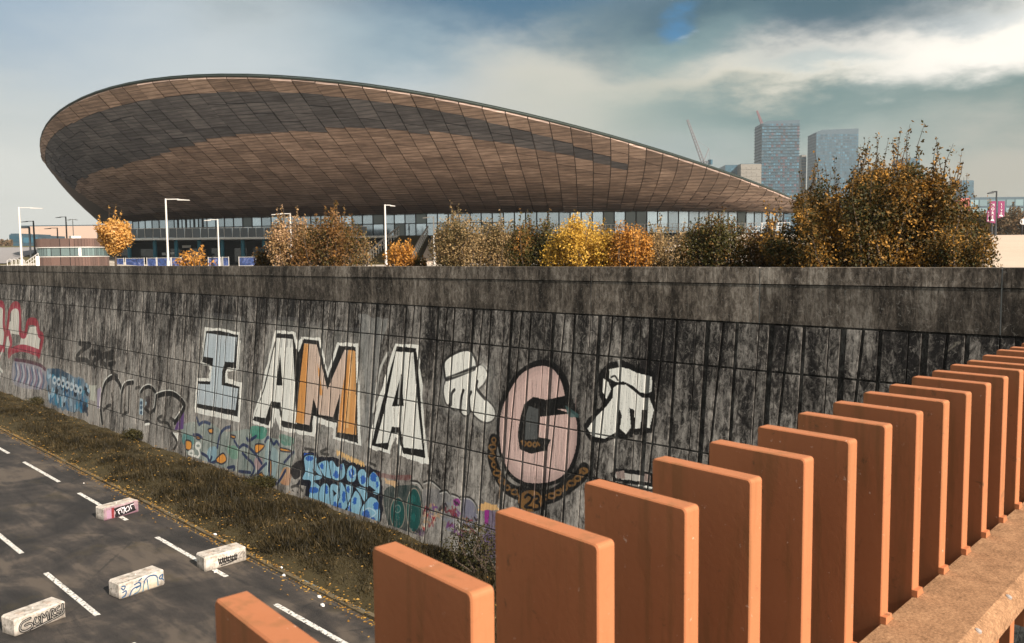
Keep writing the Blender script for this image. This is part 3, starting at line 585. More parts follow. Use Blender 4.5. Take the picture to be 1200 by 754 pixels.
for y1 in (41, 35.2, 29.35, 23.5, 17.75, 11.9): strip('lane_dash', lambda y: 6.42+.0145*y, y1-3.75, y1, .13, M['white_line'])
for dx in (.14, .25): strip('yellow_line', lambda y: kx(y)-dx+.13, -10, 120, .055, M['yellow_line'])

# ---------------------------------------------------------------- the wall
wall = empty('retaining_wall', (15.6, 20, 0), 'tall leaning stained concrete retaining wall covered in graffiti lettering', 'wall')
PER = 1.47; YS = 3.85
rows = [(5.695, 6.652), (3.826, 5.695), (2.772, 3.826), (.822, 2.772), (-.6, .822)]
GAP = .021; TH = .055
def bnd(kind, z):                       # position of the groove lines inside one formwork period, from its near seam
    return {'s0': 0, 'g1': .34*PER, 'g2': .555*PER+.052*(6.65-z), 'g3': .81*PER, 's1': PER}[kind]
strips = [(('s0', .013), ('g1', .040)), (('g1', .040), ('g2', .030)), (('g2', .030), ('g3', .062)), (('g3', .062), ('s1', .013))]
def board(lo, hi, z0, z1, th=TH):
    (a, ga), (b, gb) = lo, hi; P = []
    for z in (z0+GAP, z1-GAP):
        ya = bnd(a, z)+ga; yb = bnd(b, z)-gb; xf = WX0+WK*z
        P.append([(xf, ya, z), (xf+th, ya, z), (xf+th, yb, z), (xf, yb, z)])
    m = MB(); c0, c1 = P; e = .004       # a small arris round the face
    F0 = [(c0[0][0]+e, c0[0][1], c0[0][2]), (c0[3][0]+e, c0[3][1], c0[3][2]), (c1[3][0]+e, c1[3][1], c1[3][2]), (c1[0][0]+e, c1[0][1], c1[0][2])]
    F1 = [(c0[0][0], c0[0][1]+e, c0[0][2]+e), (c0[3][0], c0[3][1]-e, c0[3][2]+e), (c1[3][0], c1[3][1]-e, c1[3][2]-e), (c1[0][0], c1[0][1]+e, c1[0][2]-e)]
    Bk = [c0[1], c0[2], c1[2], c1[1]]
    m.add(F1+F0+Bk, [(3, 2, 1, 0)]+[(i, (i+1) % 4, 4+(i+1) % 4, 4+i) for i in range(4)]+[(4+i, 4+(i+1) % 4, 8+(i+1) % 4, 8+i) for i in range(4)])
    return m
rest = MB((15.6, 20, 0)); cnt = 0
protos = {}
for r, (z0, z1) in enumerate(rows):
    for s_, (lo, hi) in enumerate(strips):
        me = board(lo, hi, z0, z1).mesh('facing_board'); me.materials.append(M['board']); me.materials.append(M['groove']); [setattr(me.polygons[5+i_], 'material_index', 1) for i_ in range(4)]; protos[r, s_] = me
for kk in range(-3, 78):
    oy = YS+kk*PER
    for (r, s_), me in protos.items():
        dx = random.uniform(-.004, .004)
        if -1 <= kk < 14 and cnt < 300:
            o = link('facing_board', me, wall); o.location = (-15.6+dx, oy-20, 0); cnt += 1
        else:
            mb = [(v.co.x+dx, v.co.y+oy, v.co.z) for v in me.vertices]; rest.add(mb, [tuple(p.vertices) for p in me.polygons])
fo = rest.build('facing_boards_far', M['board'], wall, kind='stuff'); fo.data.materials.append(M['groove'])
for pf in fo.data.polygons:
    if pf.index % 9 > 4: pf.material_index = 1
zz = 0; y0, y1 = YS-4*PER, YS+78*PER
MB((15.6, 20, 0)).hexa([(WX0+WK*-.7+.024, y0, -.7), (WX0+.9, y0, -.7), (WX0+.9, y1, -.7), (WX0+WK*-.7+.024, y1, -.7)],
                       [(WX0+WK*6.66+.024, y0, 6.66), (WX0+.9, y0, 6.66), (WX0+.9, y1, 6.66), (WX0+WK*6.66+.024, y1, 6.66)]).build('backing', M['groove'], wall)
# coping panels, each three periods long, with the joints at the measured places
CP = PER*3; zt = 7.812
for kk in range(-1, 26):
    a = YS+kk*CP+.012; b = a+CP-.024; xf = WX0+WK*6.7-.012
    m = MB((15.6, 20, 0))
    m.box((xf, a, 6.672), (xf+.5, b, 7.455)); m.build('coping_panel', M['coping'], wall)
    m = MB((15.6, 20, 0)); m.hexa([(xf-.012, a, 7.475), (xf+.5, a, 7.475), (xf+.5, b, 7.475), (xf-.012, b, 7.475)], [(xf+.0, a, zt+rng.normal(0, .003)), (xf+.5, a, zt), (xf+.5, b, zt), (xf+.0, b, zt+rng.normal(0, .003))]).build('coping_cap', M['coping'], wall)
    MB((15.6, 20, 0)).box((xf+.018, a-.022, 6.67), (xf+.06, a-.002, zt-.01)).build('joint_seal', M['joint'], wall)
MB((15.6, 20, 0)).box((WX0+.72, y0, 6.662), (WX0+1.1, y1, 7.79)).build('coping_core', M['groove'], wall)

# ---------------------------------------------------------------- bridge with its fin parapet
MB().box((-6, -4.2, 5.9), (30, .66, 6.25)).build('bridge_deck', plain('deck_asphalt', (.06, .055, .05), .9), None, kind='structure')
MB().box((-6, -4.2, 6.25), (30, -4.0, 7.6)).build('far_side_wall', M['terra'], None, kind='structure')
par = empty('bridge_parapet', (2.5, 1.0, 6.25), 'terracotta painted concrete parapet of upright fins behind a broad ledge in the foreground', 'parapet')
def fin_mesh():
    L, H, T, r = .305, 7.55-6.25, .050, .010
    def arc(cx, cy, a0): return [(cx+r*cos(a0+i*pi/8), cy+r*sin(a0+i*pi/8)) for i in range(5)]
    prof = [(0, 0), (L, 0)]+arc(L-r, H-r, 0)+arc(r, H-r, pi/2)
    m = MB(); n = len(prof); e = .003
    def ring(x, ins):
        out = []
        for a, b in prof:
            cx, cy = L/2, H/2; out.append((x, a+(ins if a < cx else -ins), b-(ins if b > cy else 0)))
        return out
    m.add(ring(0, e)+ring(e, 0)+ring(T-e, 0)+ring(T, e), [tuple(range(n))]+[(i+n*j, i+n*(j+1), (i+1) % n+n*(j+1), (i+1) % n+n*j) for j in range(3) for i in range(n)]+[tuple(range(4*n-1, 3*n-1, -1))])
    me = m.mesh('fin'); me.materials.append(M['terra']); return me
fme = fin_mesh()
FX = [.617, .933, 1.2635, 1.571, 1.860, 2.153, 2.447, 2.730, 3.02, 3.303, 3.575, 3.845, 4.112, 4.376]
FX += [4.376+.268*i for i in range(1, 14)]
FX = FX+[.617-.30*i for i in range(1, 10)]
for i, x in enumerate(FX):
    o = link('fin', fme, par); o.location = (x-.035-2.5, .966-1.0, 0); o.rotation_euler = (0, 0, -.085+rng.normal(0, .005)); o.scale = (1.0 if i else 1.1, 1, 1+rng.normal(0, .0016))
lg = MB((2.5, 1.0, 6.25))
lg.add([(x, y, z) for x in (-3, 9) for y, z in ((.965, 6.835), (.965, 6.905), (.745, 6.905), (.715, 6.888), (.700, 6.835))], [(0, 1, 6, 5), (1, 2, 7, 6), (2, 3, 8, 7), (3, 4, 9, 8), (4, 0, 5, 9), (4, 3, 2, 1, 0), (5, 6, 7, 8, 9)])
ledge = lg.build('ledge', M['ledge'], par)
for x in np.arange(.35, 7.5, .36):
    m = MB(); c0 = np.array([x, .729, 6.8965]); nv = np.array([0, -.5, .87]); m.tube([c0-(0, 0, .002), c0+nv*.004, c0+nv*.0055], [.011, .010, .005], 10); o = m.build('bolt', M['bolt'], ledge); 
    o.data.transform(Matrix.Translation((-2.5, -1.0, -6.25)))
for i, x in enumerate(FX):               # cast foot where each fin meets the ledge
    m = MB((2.5, 1.0, 6.25)); x -= .035
    P = [(0, 0), (.072, 0), (.060, .004), (.053, .012), (.050, .024), (0, .024)]
    m.add([(x+a, y, 6.906+b) for y in (.950, .969) for a, b in P], [tuple(range(6)), tuple(range(11, 5, -1))]+[(i_, i_+6, (i_+1) % 6+6, (i_+1) % 6) for i_ in range(6)]); m.build('fin_foot', M['terra'], par)

# ---------------------------------------------------------------- concrete blocks on the road
def block_img(idx):
    W_, H_ = 230, 76; p = Paint(W_, H_); bw = lambda P: [(a*W_, (1-b)*H_) for a, b in P]
    L = lambda P, wd, c_, al=1, sm=True: p.line(bw(smooth(P, False) if sm else P), wd, c_, al)
    if idx == 0:
        p.poly(bw(smooth([(.08, .75), (.15, .3), (.4, .25), (.6, .1), (.97, .12), (.98, .75), (.7, .85), (.2, .98)])), (.08, .08, .08), .35)
        for P in ([(.30, .25), (.14, .35), (.10, .7), (.2, .88), (.33, .75), (.30, .55), (.2, .55)], [(.40, .35), (.37, .6), (.43, .75), (.48, .6), (.46, .38)], [(.50, .75), (.52, .3), (.57, .5), (.62, .28), (.64, .7)], [(.68, .7), (.70, .25), (.76, .3), (.72, .5), (.78, .68)], [(.86, .2), (.80, .3), (.82, .45), (.90, .5), (.88, .65), (.80, .62)], [(.93, .15), (.93, .6)], [(.97, .5), (.9, .7), (.6, .85), (.3, .95)]):
            L([(a, b+.0) for a, b in P], 12, BLK); L(P, 2.0, (.75, .73, .7))
    if idx == 1:
        B_ = (.10, .28, .42)
        for P in ([(.20, .98), (.28, .6), (.45, .55), (.40, .85), (.30, .95)], [(.32, .35), (.42, .3), (.45, .5), (.36, .6)], [(.50, .95), (.55, .3), (.68, .12), (.82, .3), (.84, .9)], [(.60, .3), (.62, .95)], [(.90, .35), (.96, .3), (.93, .55), (.88, .5), (.90, .35)], [(.94, .55), (.98, .7)], [(.05, .2), (.12, .25), (.08, .45), (.04, .3)], [(.06, .6), (.13, .55), (.12, .8), (.05, .9)], [(.42, .2), (.48, .1)]): L(P, 6.5, B_, 1)
        p.poly(bw([(.25, .9), (.5, .5), (.85, .4), (.85, .95)]), (.80, .74, .60), .35)
    if idx == 2:
        for i in range(9):
            x = .32+i*.022*2.2; L([(x, .35+.2*(i % 2)), (x+.03, .75), (x+.05, .4), (x+.01, .5)], 6, BLK, 1)
        for i in range(7):
            x = .72+i*.035; L([(x, .25), (x+.03, .55), (x+.01, .7)], 3.6, (.12, .1, .1), .9)
        L([(.38, .85), (.6, .8), (.75, .68)], 6, BLK)
    if idx == 3:
        p.poly(bw([(0, 0), (1, 0), (1, 1), (0, 1)]), (.42, .20, .34), .6); p.poly(bw(densify([(.28, .2), (.85, .1), (.9, .85), (.30, .95)], 4, .02)), (.05, .04, .06)); p.poly(bw([(.06, .2), (.2, .15), (.2, .9), (.06, .85)]), (.60, .48, .56), .9); p.poly(bw([(.2, .1), (.28, .1), (.27, .95), (.2, .95)]), (.45, .05, .10), .9)
        for P in ([(.42, .75), (.40, .5), (.48, .45), (.50, .7)], [(.55, .8), (.58, .3), (.52, .4)], [(.63, .75), (.60, .55), (.68, .3), (.72, .6), (.66, .7)], [(.78, .6), (.75, .3), (.84, .25)], [(.35, .4), (.5, .3), (.6, .45)]): L(P, 5, (.85, .82, .84))
    return p.image('block_paint')
def block_mat(idx):
    m, t = newmat('painted_block'); tc = t.n('ShaderNodeTexCoord').outputs['Object']; x, y, z = t.sep(tc)
    a = t.noise(tc, 5.0, 6, .7); b = t.noise(tc, 30.0, 4, .7)
    cc = t.ramp(a, [(.34, (.24, .21, .17)), (.48, (.46, .42, .37)), (.66, (.62, .56, .50))]); cc = t.mix(t.ramp(t.math('ADD', z, t.math('MULTIPLY', a, .15)), [(.07, .85), (.24, 0.)]), cc, (.10, .085, .07))
    cc = t.mix(t.ramp(t.noise(tc, 8.0, 5, .8, 1.), [(.56, 0.), (.66, .75)]), cc, (.15, .125, .10))
    im = t.n('ShaderNodeTexImage', i={'Vector': t.comb(t.math('DIVIDE', x, 1.16), t.math('DIVIDE', z, .385), 0.0)}); im.image = block_img(idx); im.extension = 'CLIP'
    nx_ = t.math('LESS_THAN', y, .03); f = t.math('MULTIPLY', im.outputs['Alpha'], nx_)
    cc = t.mix(t.math('MULTIPLY', f, t.ramp(b, [(.3, .6), (.45, 1.0)])), cc, im.outputs['Color'])
    principled(t, cc, .85, 0, b, .5, .006, .3); return m
BL = [((5.06, 19.90), 13.7, 'white concrete block with a dense black scrawl on its side, nearest the bottom left corner'), ((7.40, 20.26), 8.0, 'white concrete block with blue looping tags, between the two lane lines'),
      ((9.61, 20.46), -1.8, 'white concrete block with small black tags, lying against the kerb'), ((9.46, 26.86), 9.9, 'concrete block painted purple and black with white marks, on the far lane line')]
for i, ((bx, by), an, lb) in enumerate(BL):
    root = empty('concrete_block', (bx, by, 0.004), lb, 'concrete block', 'concrete barrier blocks on the road', radians(an)); L_, W_, H_, c_ = 1.16, .53, .385, .035
    m = MB(); P = []
    for z, ins in ((0, .012), (.02, 0), (H_-c_, 0), (H_, c_)):
        for x, y in ((0, c_), (c_, 0), (L_-c_, 0), (L_, c_), (L_, W_-c_), (L_-c_, W_), (c_, W_), (0, W_-c_)):
            P.append((min(max(x, ins), L_-ins)+random.uniform(-.010, .010), min(max(y, ins), W_-ins)+random.uniform(-.010, .010), z))
    m.add(P, [tuple(range(7, -1, -1)), tuple(range(24, 32))]+[(8*j+i_, 8*j+(i_+1) % 8, 8*j+8+(i_+1) % 8, 8*j+8+i_) for j in range(3) for i_ in range(8)])
    bm_ = block_mat(i); m.build('body', bm_, root)
    for lx in (.26, L_-.26):
        m = MB(); m.hexa([(lx-.07, .17, H_-.004), (lx+.07, .17, H_-.004), (lx+.07, .36, H_-.004), (lx-.07, .36, H_-.004)], [(lx-.045, .20, H_+.016), (lx+.045, .20, H_+.016), (lx+.045, .33, H_+.016), (lx-.045, .33, H_+.016)]); m.build('lug', plain('lug_concrete', (.36, .30, .25), .9) if i == 0 and lx < .3 else bpy.data.materials['lug_concrete'], root)
    m = MB(); m.tube([(L_/2-.035, .26, H_-.002), (L_/2-.02, .26, H_+.018), (L_/2+.02, .26, H_+.018), (L_/2+.035, .26, H_-.002)], .006, 6); m.build('lifting_loop', bpy.data.materials['bolt_steel'], root)
# litter along the kerb
lit = plain('litter_plastic', (.80, .78, .74), .5)
for (px, py, s_, lb) in [(252, 629, .11, 'crumpled white paper on the grass beside the tagged block at the kerb'), (252, 670, .09, 'flat white scrap in front of the block by the kerb'), (333, 674, .11, 'white bottle lying in the gutter leaves'), (374, 699, .11, 'white food tray in the gutter beyond the nearest fin'), (378, 709, .13, 'white cup lying on the road nearest the camera'),
                          (98, 566, .05, 'small white scrap on the road beside the far dash'), (330, 668, .08, 'pale flattened carton at the verge edge')]:
    p = onz(px, py, .03); m = MB(); n_ = 7; P = []
    for z, rr in ((0, 1), (.35, .9), (.6, .35)):
        P += [(cos(2*pi*i/n_)*s_*.7*rr*random.uniform(.6, 1.1), sin(2*pi*i/n_)*s_*.38*rr*random.uniform(.7, 1.2), z*.7*s_*random.uniform(.7, 1)) for i in range(n_)]
    m.add(P, [tuple(range(n_-1, -1, -1)), tuple(range(2*n_, 3*n_))]+[(j*n_+i, j*n_+(i+1) % n_, (j+1)*n_+(i+1) % n_, (j+1)*n_+i) for j in range(2) for i in range(n_)])
    o = m.build('litter', lit); o.location = (p[0], p[1], .012 if p[0] < kx(p[1]) else vz(p[0], p[1])+.03); o.rotation_euler = (0, 0, random.uniform(0, 3)); tag(o, lb, 'litter', 'litter along the kerb')
#PART2#
# ---------------------------------------------------------------- land behind the wall
def smst(e0, e1, v):
    t = np.clip((v-e0)/(e1-e0), 0, 1); return t*t*(3-2*t)
def lz(lat, D):                          # land height above the road datum
    q_ = lat/np.maximum(D, 1)
    left = smst(-.40, -.50, q_)*(4.9*smst(100, 230, D)-1.5*smst(280, 500, D))
    right = smst(.50, .57, q_)*(2.35*smst(14, 86, D)-1.8*smst(100, 150, D))
    mid = 4.55*smst(126, 149, D)*smst(-1.0, 4.0, lat)*smst(78, 70, lat)
    return 7.22+left+right+mid-(1.0*smst(60, 120, D) if np.isscalar(D) else 1.0*smst(60, 120, D))*(1-smst(-.40, -.50, q_))*(1-smst(.50, .57, q_))*.3
def ld(lat, D): p = RH*lat+FH*D; return np.array([p[0], p[1], float(lz(lat, D))])
def px(x, D):                            # lateral offset seen at photo column x
    d = ray(x, 300); return D*(d @ RH)/(d @ FH)
def land(x, D, dz=0.0): p = ld(px(x, D), D); p[2] += dz; return p
gx = np.concatenate([np.arange(15.95, 40, 1.5), np.arange(40, 200, 4), np.arange(200, 1000, 40), [1400, 2200, 3500]]); gy = np.concatenate([[-3500, -1500, -600, -200], np.arange(-100, 220, 4), np.arange(220, 700, 30), [1000, 1800, 3500]])
GX, GY = np.meshgrid(gx, gy); LAT = GX*RH[0]+GY*RH[1]; DD = GX*FH[0]+GY*FH[1]
Z = lz(LAT, np.maximum(DD, 1)); Z = np.where(DD < 2, 7.22, Z); Z[:, 0] = np.minimum(Z[:, 0], 7.4)
V = np.stack([GX, GY, Z], -1).reshape(-1, 3); nX, nY = len(gx), len(gy)
q = [(j*nX+i, j*nX+i+1, (j+1)*nX+i+1, (j+1)*nX+i) for j in range(nY-1) for i in range(nX-1)]
link('terrain', npmesh('terrain', V, q, True), None, M['field'])['kind'] = 'structure'
def drape(name, poly_fn, us, vs, m, up=.06):
    V = [ld(*poly_fn(u, v))+(0, 0, up) for v in vs for u in us]; n = len(us)
    q = [(j*n+i, j*n+i+1, (j+1)*n+i+1, (j+1)*n+i) for j in range(len(vs)-1) for i in range(n-1)]
    o = link(name, npmesh(name, V, q, True), None, m); o['kind'] = 'structure'
drape('plaza', lambda u, v: (px(1085+u*340, v), v), np.linspace(0, 1, 30), np.concatenate([np.linspace(19, 60, 22), np.linspace(62, 96, 18)]), M['plaza'])
drape('path', lambda u, v: (px(-260+u*(262+50*smst(110, 185, v)), v), v), np.linspace(0, 1, 24), np.linspace(124, 192, 30), M['path'], .12)
drape('bounce_apron', lambda u, v: (-72+u*150, v), np.linspace(0, 1, 40), np.linspace(88, 160, 30), soil('pale_bounce_ground', (.40, .36, .31), (.52, .47, .40), .2), .03)  # unseen pale ground added to bounce light up under the velodrome

# ---------------------------------------------------------------- velodrome
def cladding_mat(name, pal, sc=1.0):
    m, t = newmat(name); pos = posnode(t); x, y, z = t.sep(pos); oi = t.n('ShaderNodeObjectInfo').outputs['Random']; isl = t.n('ShaderNodeNewGeometry').outputs['Random Per Island']
    st = t.noise(t.comb(t.math('MULTIPLY', x, .25), t.math('MULTIPLY', y, .25), t.math('MULTIPLY', z, 8.0)), 1.0, 5, .75)
    st2 = t.noise(t.comb(t.math('MULTIPLY', x, .6), t.math('MULTIPLY', y, .6), t.math('MULTIPLY', z, 2.0)), .7, 3, .6)
    sl_ = t.math('SINE', t.math('MULTIPLY', z, 21.0))
    f = t.math('ADD', t.math('MULTIPLY', st, .62), t.math('ADD', t.math('MULTIPLY', st2, .30), t.math('MULTIPLY', t.math('FRACT', t.math('ADD', oi, isl)), .14)))
    cc = t.ramp(f, [(.30, pal[0]), (.52, pal[1]), (.72, pal[2])]); cc = t.mix(t.math('MULTIPLY', t.math('GREATER_THAN', sl_, .55), .45), cc, pal[0])
    principled(t, cc, .75, 0, st, .4, .05, .3); return m
M['clad'] = cladding_mat('cedar_cladding', [(.08, .058, .050), (.28, .205, .17), (.56, .42, .35)]); M['clad_grey'] = cladding_mat('shaded_grey_louvres', [(.028, .029, .036), (.098, .098, .112), (.20, .195, .21)])  # shade on the upper louvre band is put into its grey colour
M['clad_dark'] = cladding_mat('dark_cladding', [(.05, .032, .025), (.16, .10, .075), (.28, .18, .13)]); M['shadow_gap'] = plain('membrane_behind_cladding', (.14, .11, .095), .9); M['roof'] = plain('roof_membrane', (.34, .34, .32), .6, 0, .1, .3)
M['edge'] = plain('roof_edge_metal', (.03, .042, .036), .5, .3); M['steel'] = plain('galvanised_steel', (.62, .60, .57), .45, .25, .08); M['white'] = plain('white_paint', (.78, .77, .74), .5, 0, .06); M['darkmet'] = plain('dark_painted_metal', (.045, .05, .055), .5, .2, .1)
def glass_mat(name, c, rough=.12, met=0.):
    m, t = newmat(name); oi = t.n('ShaderNodeObjectInfo').outputs['Random']; isl = t.n('ShaderNodeNewGeometry').outputs['Random Per Island']; r_ = t.math('FRACT', t.math('ADD', oi, isl))
    cc = t.mix(r_, tuple(v*.72 for v in c), tuple(min(1, v*1.25) for v in c)); principled(t, cc, rough, met, None, spec=.9); return m
M['glass'] = glass_mat('pale_glazing', (.58, .68, .76), .14, .75); M['glass_dark'] = glass_mat('dark_glazing', (.03, .045, .055)); M['glass_blue'] = glass_mat('blue_tinted_panel', (.055, .075, .095), .3); M['glass_green'] = glass_mat('greenish_glazing', (.12, .17, .17))
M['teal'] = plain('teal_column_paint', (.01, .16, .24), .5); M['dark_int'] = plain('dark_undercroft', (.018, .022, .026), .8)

vp = [-14.92, 185.96, 74.17, 82.23, 3.02, 16.08, -7.02, 2.82, -1.84, -6.03, 74.37, 25.69, 8.06]
TH_ = np.linspace(0, 2*pi, 1441)[:-1]; c_, s_n = cos(vp[4]), sin(vp[4])
def vring(a, b, ox, oy, z):
    X = a*np.cos(TH_); Y = b*np.sin(TH_); lat = ox+c_*X-s_n*Y; D = oy+s_n*X+c_*Y
    return lat[:, None]*RH+D[:, None]*FH+np.array([0, 0, 1.])*np.broadcast_to(z, lat.shape)[:, None]
RIM = vring(vp[2], vp[3], vp[0], vp[1], vp[5]+vp[6]*np.cos(2*(TH_-vp[7]))+EZ); BAS = vring(vp[10], vp[11], vp[0]+vp[8], vp[1]+vp[9], vp[12]+EZ)
def pix(P): P = np.asarray(P)-EYE; z = P @ FW; return np.stack([600+F*(P @ RT)/z, 377-F*(P @ UP)/z], -1)
rp = pix(RIM); iL = int(rp[:, 0].argmin()); iR = int(rp[:, 0].argmax()); N = len(TH_)
Dn = RIM @ FH
seqA = [(iL+i) % N for i in range((iR-iL) % N+1)]; seqB = [(iL-i) % N for i in range((iL-iR) % N+1)]
near = seqA if Dn[seqA].mean() < Dn[seqB].mean() else seqB; far = seqB if near is seqA else seqA
cen = RH*vp[0]+FH*vp[1]
def prof(R, Bq, t):
    o = R-cen; o = o*[1, 1, 0]; o = o/np.linalg.norm(o); s = sin(pi*t**.75)
    return R*(1-t)+Bq*t+o*.7*s-np.array([0, 0, .3])*s
# resample the near rim evenly by arc length, widening the ends a little past the silhouette
ext = 24; stp = 1 if near is seqA else -1
idx = [(near[0]-stp*i) % N for i in range(ext, 0, -1)]+near+[(near[-1]+stp*i) % N for i in range(1, ext+1)]
AR = RIM[idx]; AB = BAS[idx]; L_ = np.concatenate([[0], np.cumsum(np.linalg.norm(np.diff(AR, axis=0), axis=1))]); NC = 64
s_k = np.linspace(0, L_[-1], NC+1)
def rb(s): return np.array([np.interp(s, L_, AR[:, i]) for i in range(3)]), np.array([np.interp(s, L_, AB[:, i]) for i in range(3)])
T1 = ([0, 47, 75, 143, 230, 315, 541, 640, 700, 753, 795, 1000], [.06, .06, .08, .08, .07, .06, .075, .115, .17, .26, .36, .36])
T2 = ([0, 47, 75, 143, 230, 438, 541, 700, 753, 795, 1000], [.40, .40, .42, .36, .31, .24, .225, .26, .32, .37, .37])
vel = empty('velodrome', (cen[0], cen[1], 7), 'vast curved timber clad arena with sweeping saddle roof rising behind the wall', 'arena')
VO = (cen[0], cen[1], 7.0)
panels = []
for kcol in range(NC):
    (Ra, Ba), (Rb, Bb) = rb(s_k[kcol]), rb(s_k[kcol+1]); xm = pix((Ra+Rb)/2)[0]
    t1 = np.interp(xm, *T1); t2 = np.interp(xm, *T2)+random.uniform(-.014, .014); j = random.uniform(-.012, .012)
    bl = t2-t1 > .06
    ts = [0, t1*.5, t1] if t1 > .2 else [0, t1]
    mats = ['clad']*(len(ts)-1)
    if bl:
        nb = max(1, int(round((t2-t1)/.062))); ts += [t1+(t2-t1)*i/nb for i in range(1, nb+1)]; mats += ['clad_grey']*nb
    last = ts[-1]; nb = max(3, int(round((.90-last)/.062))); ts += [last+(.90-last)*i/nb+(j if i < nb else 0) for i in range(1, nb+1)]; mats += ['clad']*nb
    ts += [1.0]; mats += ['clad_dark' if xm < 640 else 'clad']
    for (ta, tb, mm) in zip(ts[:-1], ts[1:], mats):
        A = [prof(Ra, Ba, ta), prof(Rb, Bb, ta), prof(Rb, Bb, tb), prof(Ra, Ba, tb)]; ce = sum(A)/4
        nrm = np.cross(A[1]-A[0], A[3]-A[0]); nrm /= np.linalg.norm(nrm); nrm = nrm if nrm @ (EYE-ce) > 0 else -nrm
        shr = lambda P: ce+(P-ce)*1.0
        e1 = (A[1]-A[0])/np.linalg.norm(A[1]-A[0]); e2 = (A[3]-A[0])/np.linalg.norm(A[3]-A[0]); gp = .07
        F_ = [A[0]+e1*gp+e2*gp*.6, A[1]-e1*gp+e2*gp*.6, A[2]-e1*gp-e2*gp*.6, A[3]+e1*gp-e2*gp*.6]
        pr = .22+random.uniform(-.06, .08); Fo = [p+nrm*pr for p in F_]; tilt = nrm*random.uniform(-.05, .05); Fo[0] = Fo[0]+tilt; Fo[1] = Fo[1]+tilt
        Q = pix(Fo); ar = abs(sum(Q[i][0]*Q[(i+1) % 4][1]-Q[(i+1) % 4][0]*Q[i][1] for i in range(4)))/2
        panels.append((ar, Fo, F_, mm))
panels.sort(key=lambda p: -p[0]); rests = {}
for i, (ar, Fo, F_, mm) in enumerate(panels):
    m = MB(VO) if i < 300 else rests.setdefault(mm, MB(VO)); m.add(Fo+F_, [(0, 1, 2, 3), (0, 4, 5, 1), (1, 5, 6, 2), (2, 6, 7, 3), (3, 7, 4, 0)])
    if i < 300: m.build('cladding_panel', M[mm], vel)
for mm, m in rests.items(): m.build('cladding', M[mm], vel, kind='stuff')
# closed shell behind the panels, all the way round
sub = list(range(0, N, 12)); nt = 9; V = []
for i in sub:
    for j in range(nt): V.append(prof(RIM[i], BAS[i], j/(nt-1))-np.array(VO))
n = len(sub); link('membrane', npmesh('membrane', V, [(a*nt+j, ((a+1) % n)*nt+j, ((a+1) % n)*nt+j+1, a*nt+j+1) for a in range(n) for j in range(nt-1)], True), vel, M['shadow_gap'])
# saddle roof: straight chords between rim points, slightly below the rim edge
V = []; nr_ = 9
for i in sub:
    for j in range(nr_):
        f = j/(nr_-1); p = RIM[i]*(1-f)+cen*f; zc_ = vp[5]+EZ; lat, dd = (RIM[i]-cen) @ RH, (RIM[i]-cen) @ FH
        V.append((p[0]-VO[0], p[1]-VO[1], zc_+(RIM[i][2]-zc_)*(1-f)**2-.15*(f > 0)-7.0))
link('roof', npmesh('roof', V, [(a*nr_+j, a*nr_+j+1, ((a+1) % n)*nr_+j+1, ((a+1) % n)*nr_+j) for a in range(n) for j in range(nr_-1)], True), vel, M['roof'])
m = MB(VO); m.tube([RIM[i]+np.array([0, 0, .12]) for i in sub]+[RIM[sub[0]]+np.array([0, 0, .12])], .15, 6); m.build('roof_edge', M['edge'], vel)
m = MB(VO); out_ = [(RIM[i]-cen)*[1, 1, 0]/np.linalg.norm((RIM[i]-cen)[:2]) for i in sub]
m.tube([RIM[i]+np.array([0, 0, .38])-o*.25 for i, o in zip(sub, out_)], .07, 5); m.build('gutter_rail', M['edge'], vel)
p = at(703, 158, 190); m = MB(VO); m.box((p[0]-1.1, p[1]-1, p[2]-3.5), (p[0]+1.1, p[1]+1, p[2]+.3), .7); m.build('roof_plant', plain('green_plant_housing', (.08, .16, .16), .6), vel)
# ---- glazing under the bowl: walk the near side of the base ring
bp = pix(BAS); bL, bR = int(bp[:, 0].argmin()), int(bp[:, 0].argmax()); sA = [(bL+i) % N for i in range((bR-bL) % N+1)]; sB = [(bL-i) % N for i in range((bL-bR) % N+1)]
DB_ = BAS @ FH; nb_ = sA if DB_[sA].mean() < DB_[sB].mean() else sB
GB = BAS[nb_]; o = (GB-(cen+FH*vp[9]+RH*vp[8]))*[1, 1, 0]; o /= np.linalg.norm(o, axis=1)[:, None]; GB = GB-o*1.6
Lg = np.concatenate([[0], np.cumsum(np.linalg.norm(np.diff(GB, axis=0), axis=1))]); ng = 76; ZT, ZD = EZ+vp[12]+.3, 11.95
gpt = lambda s, z, dd=0: np.array([np.interp(s, Lg, GB[:, 0]), np.interp(s, Lg, GB[:, 1]), z])-FH*dd
fr = MB(VO); bk = MB(VO)
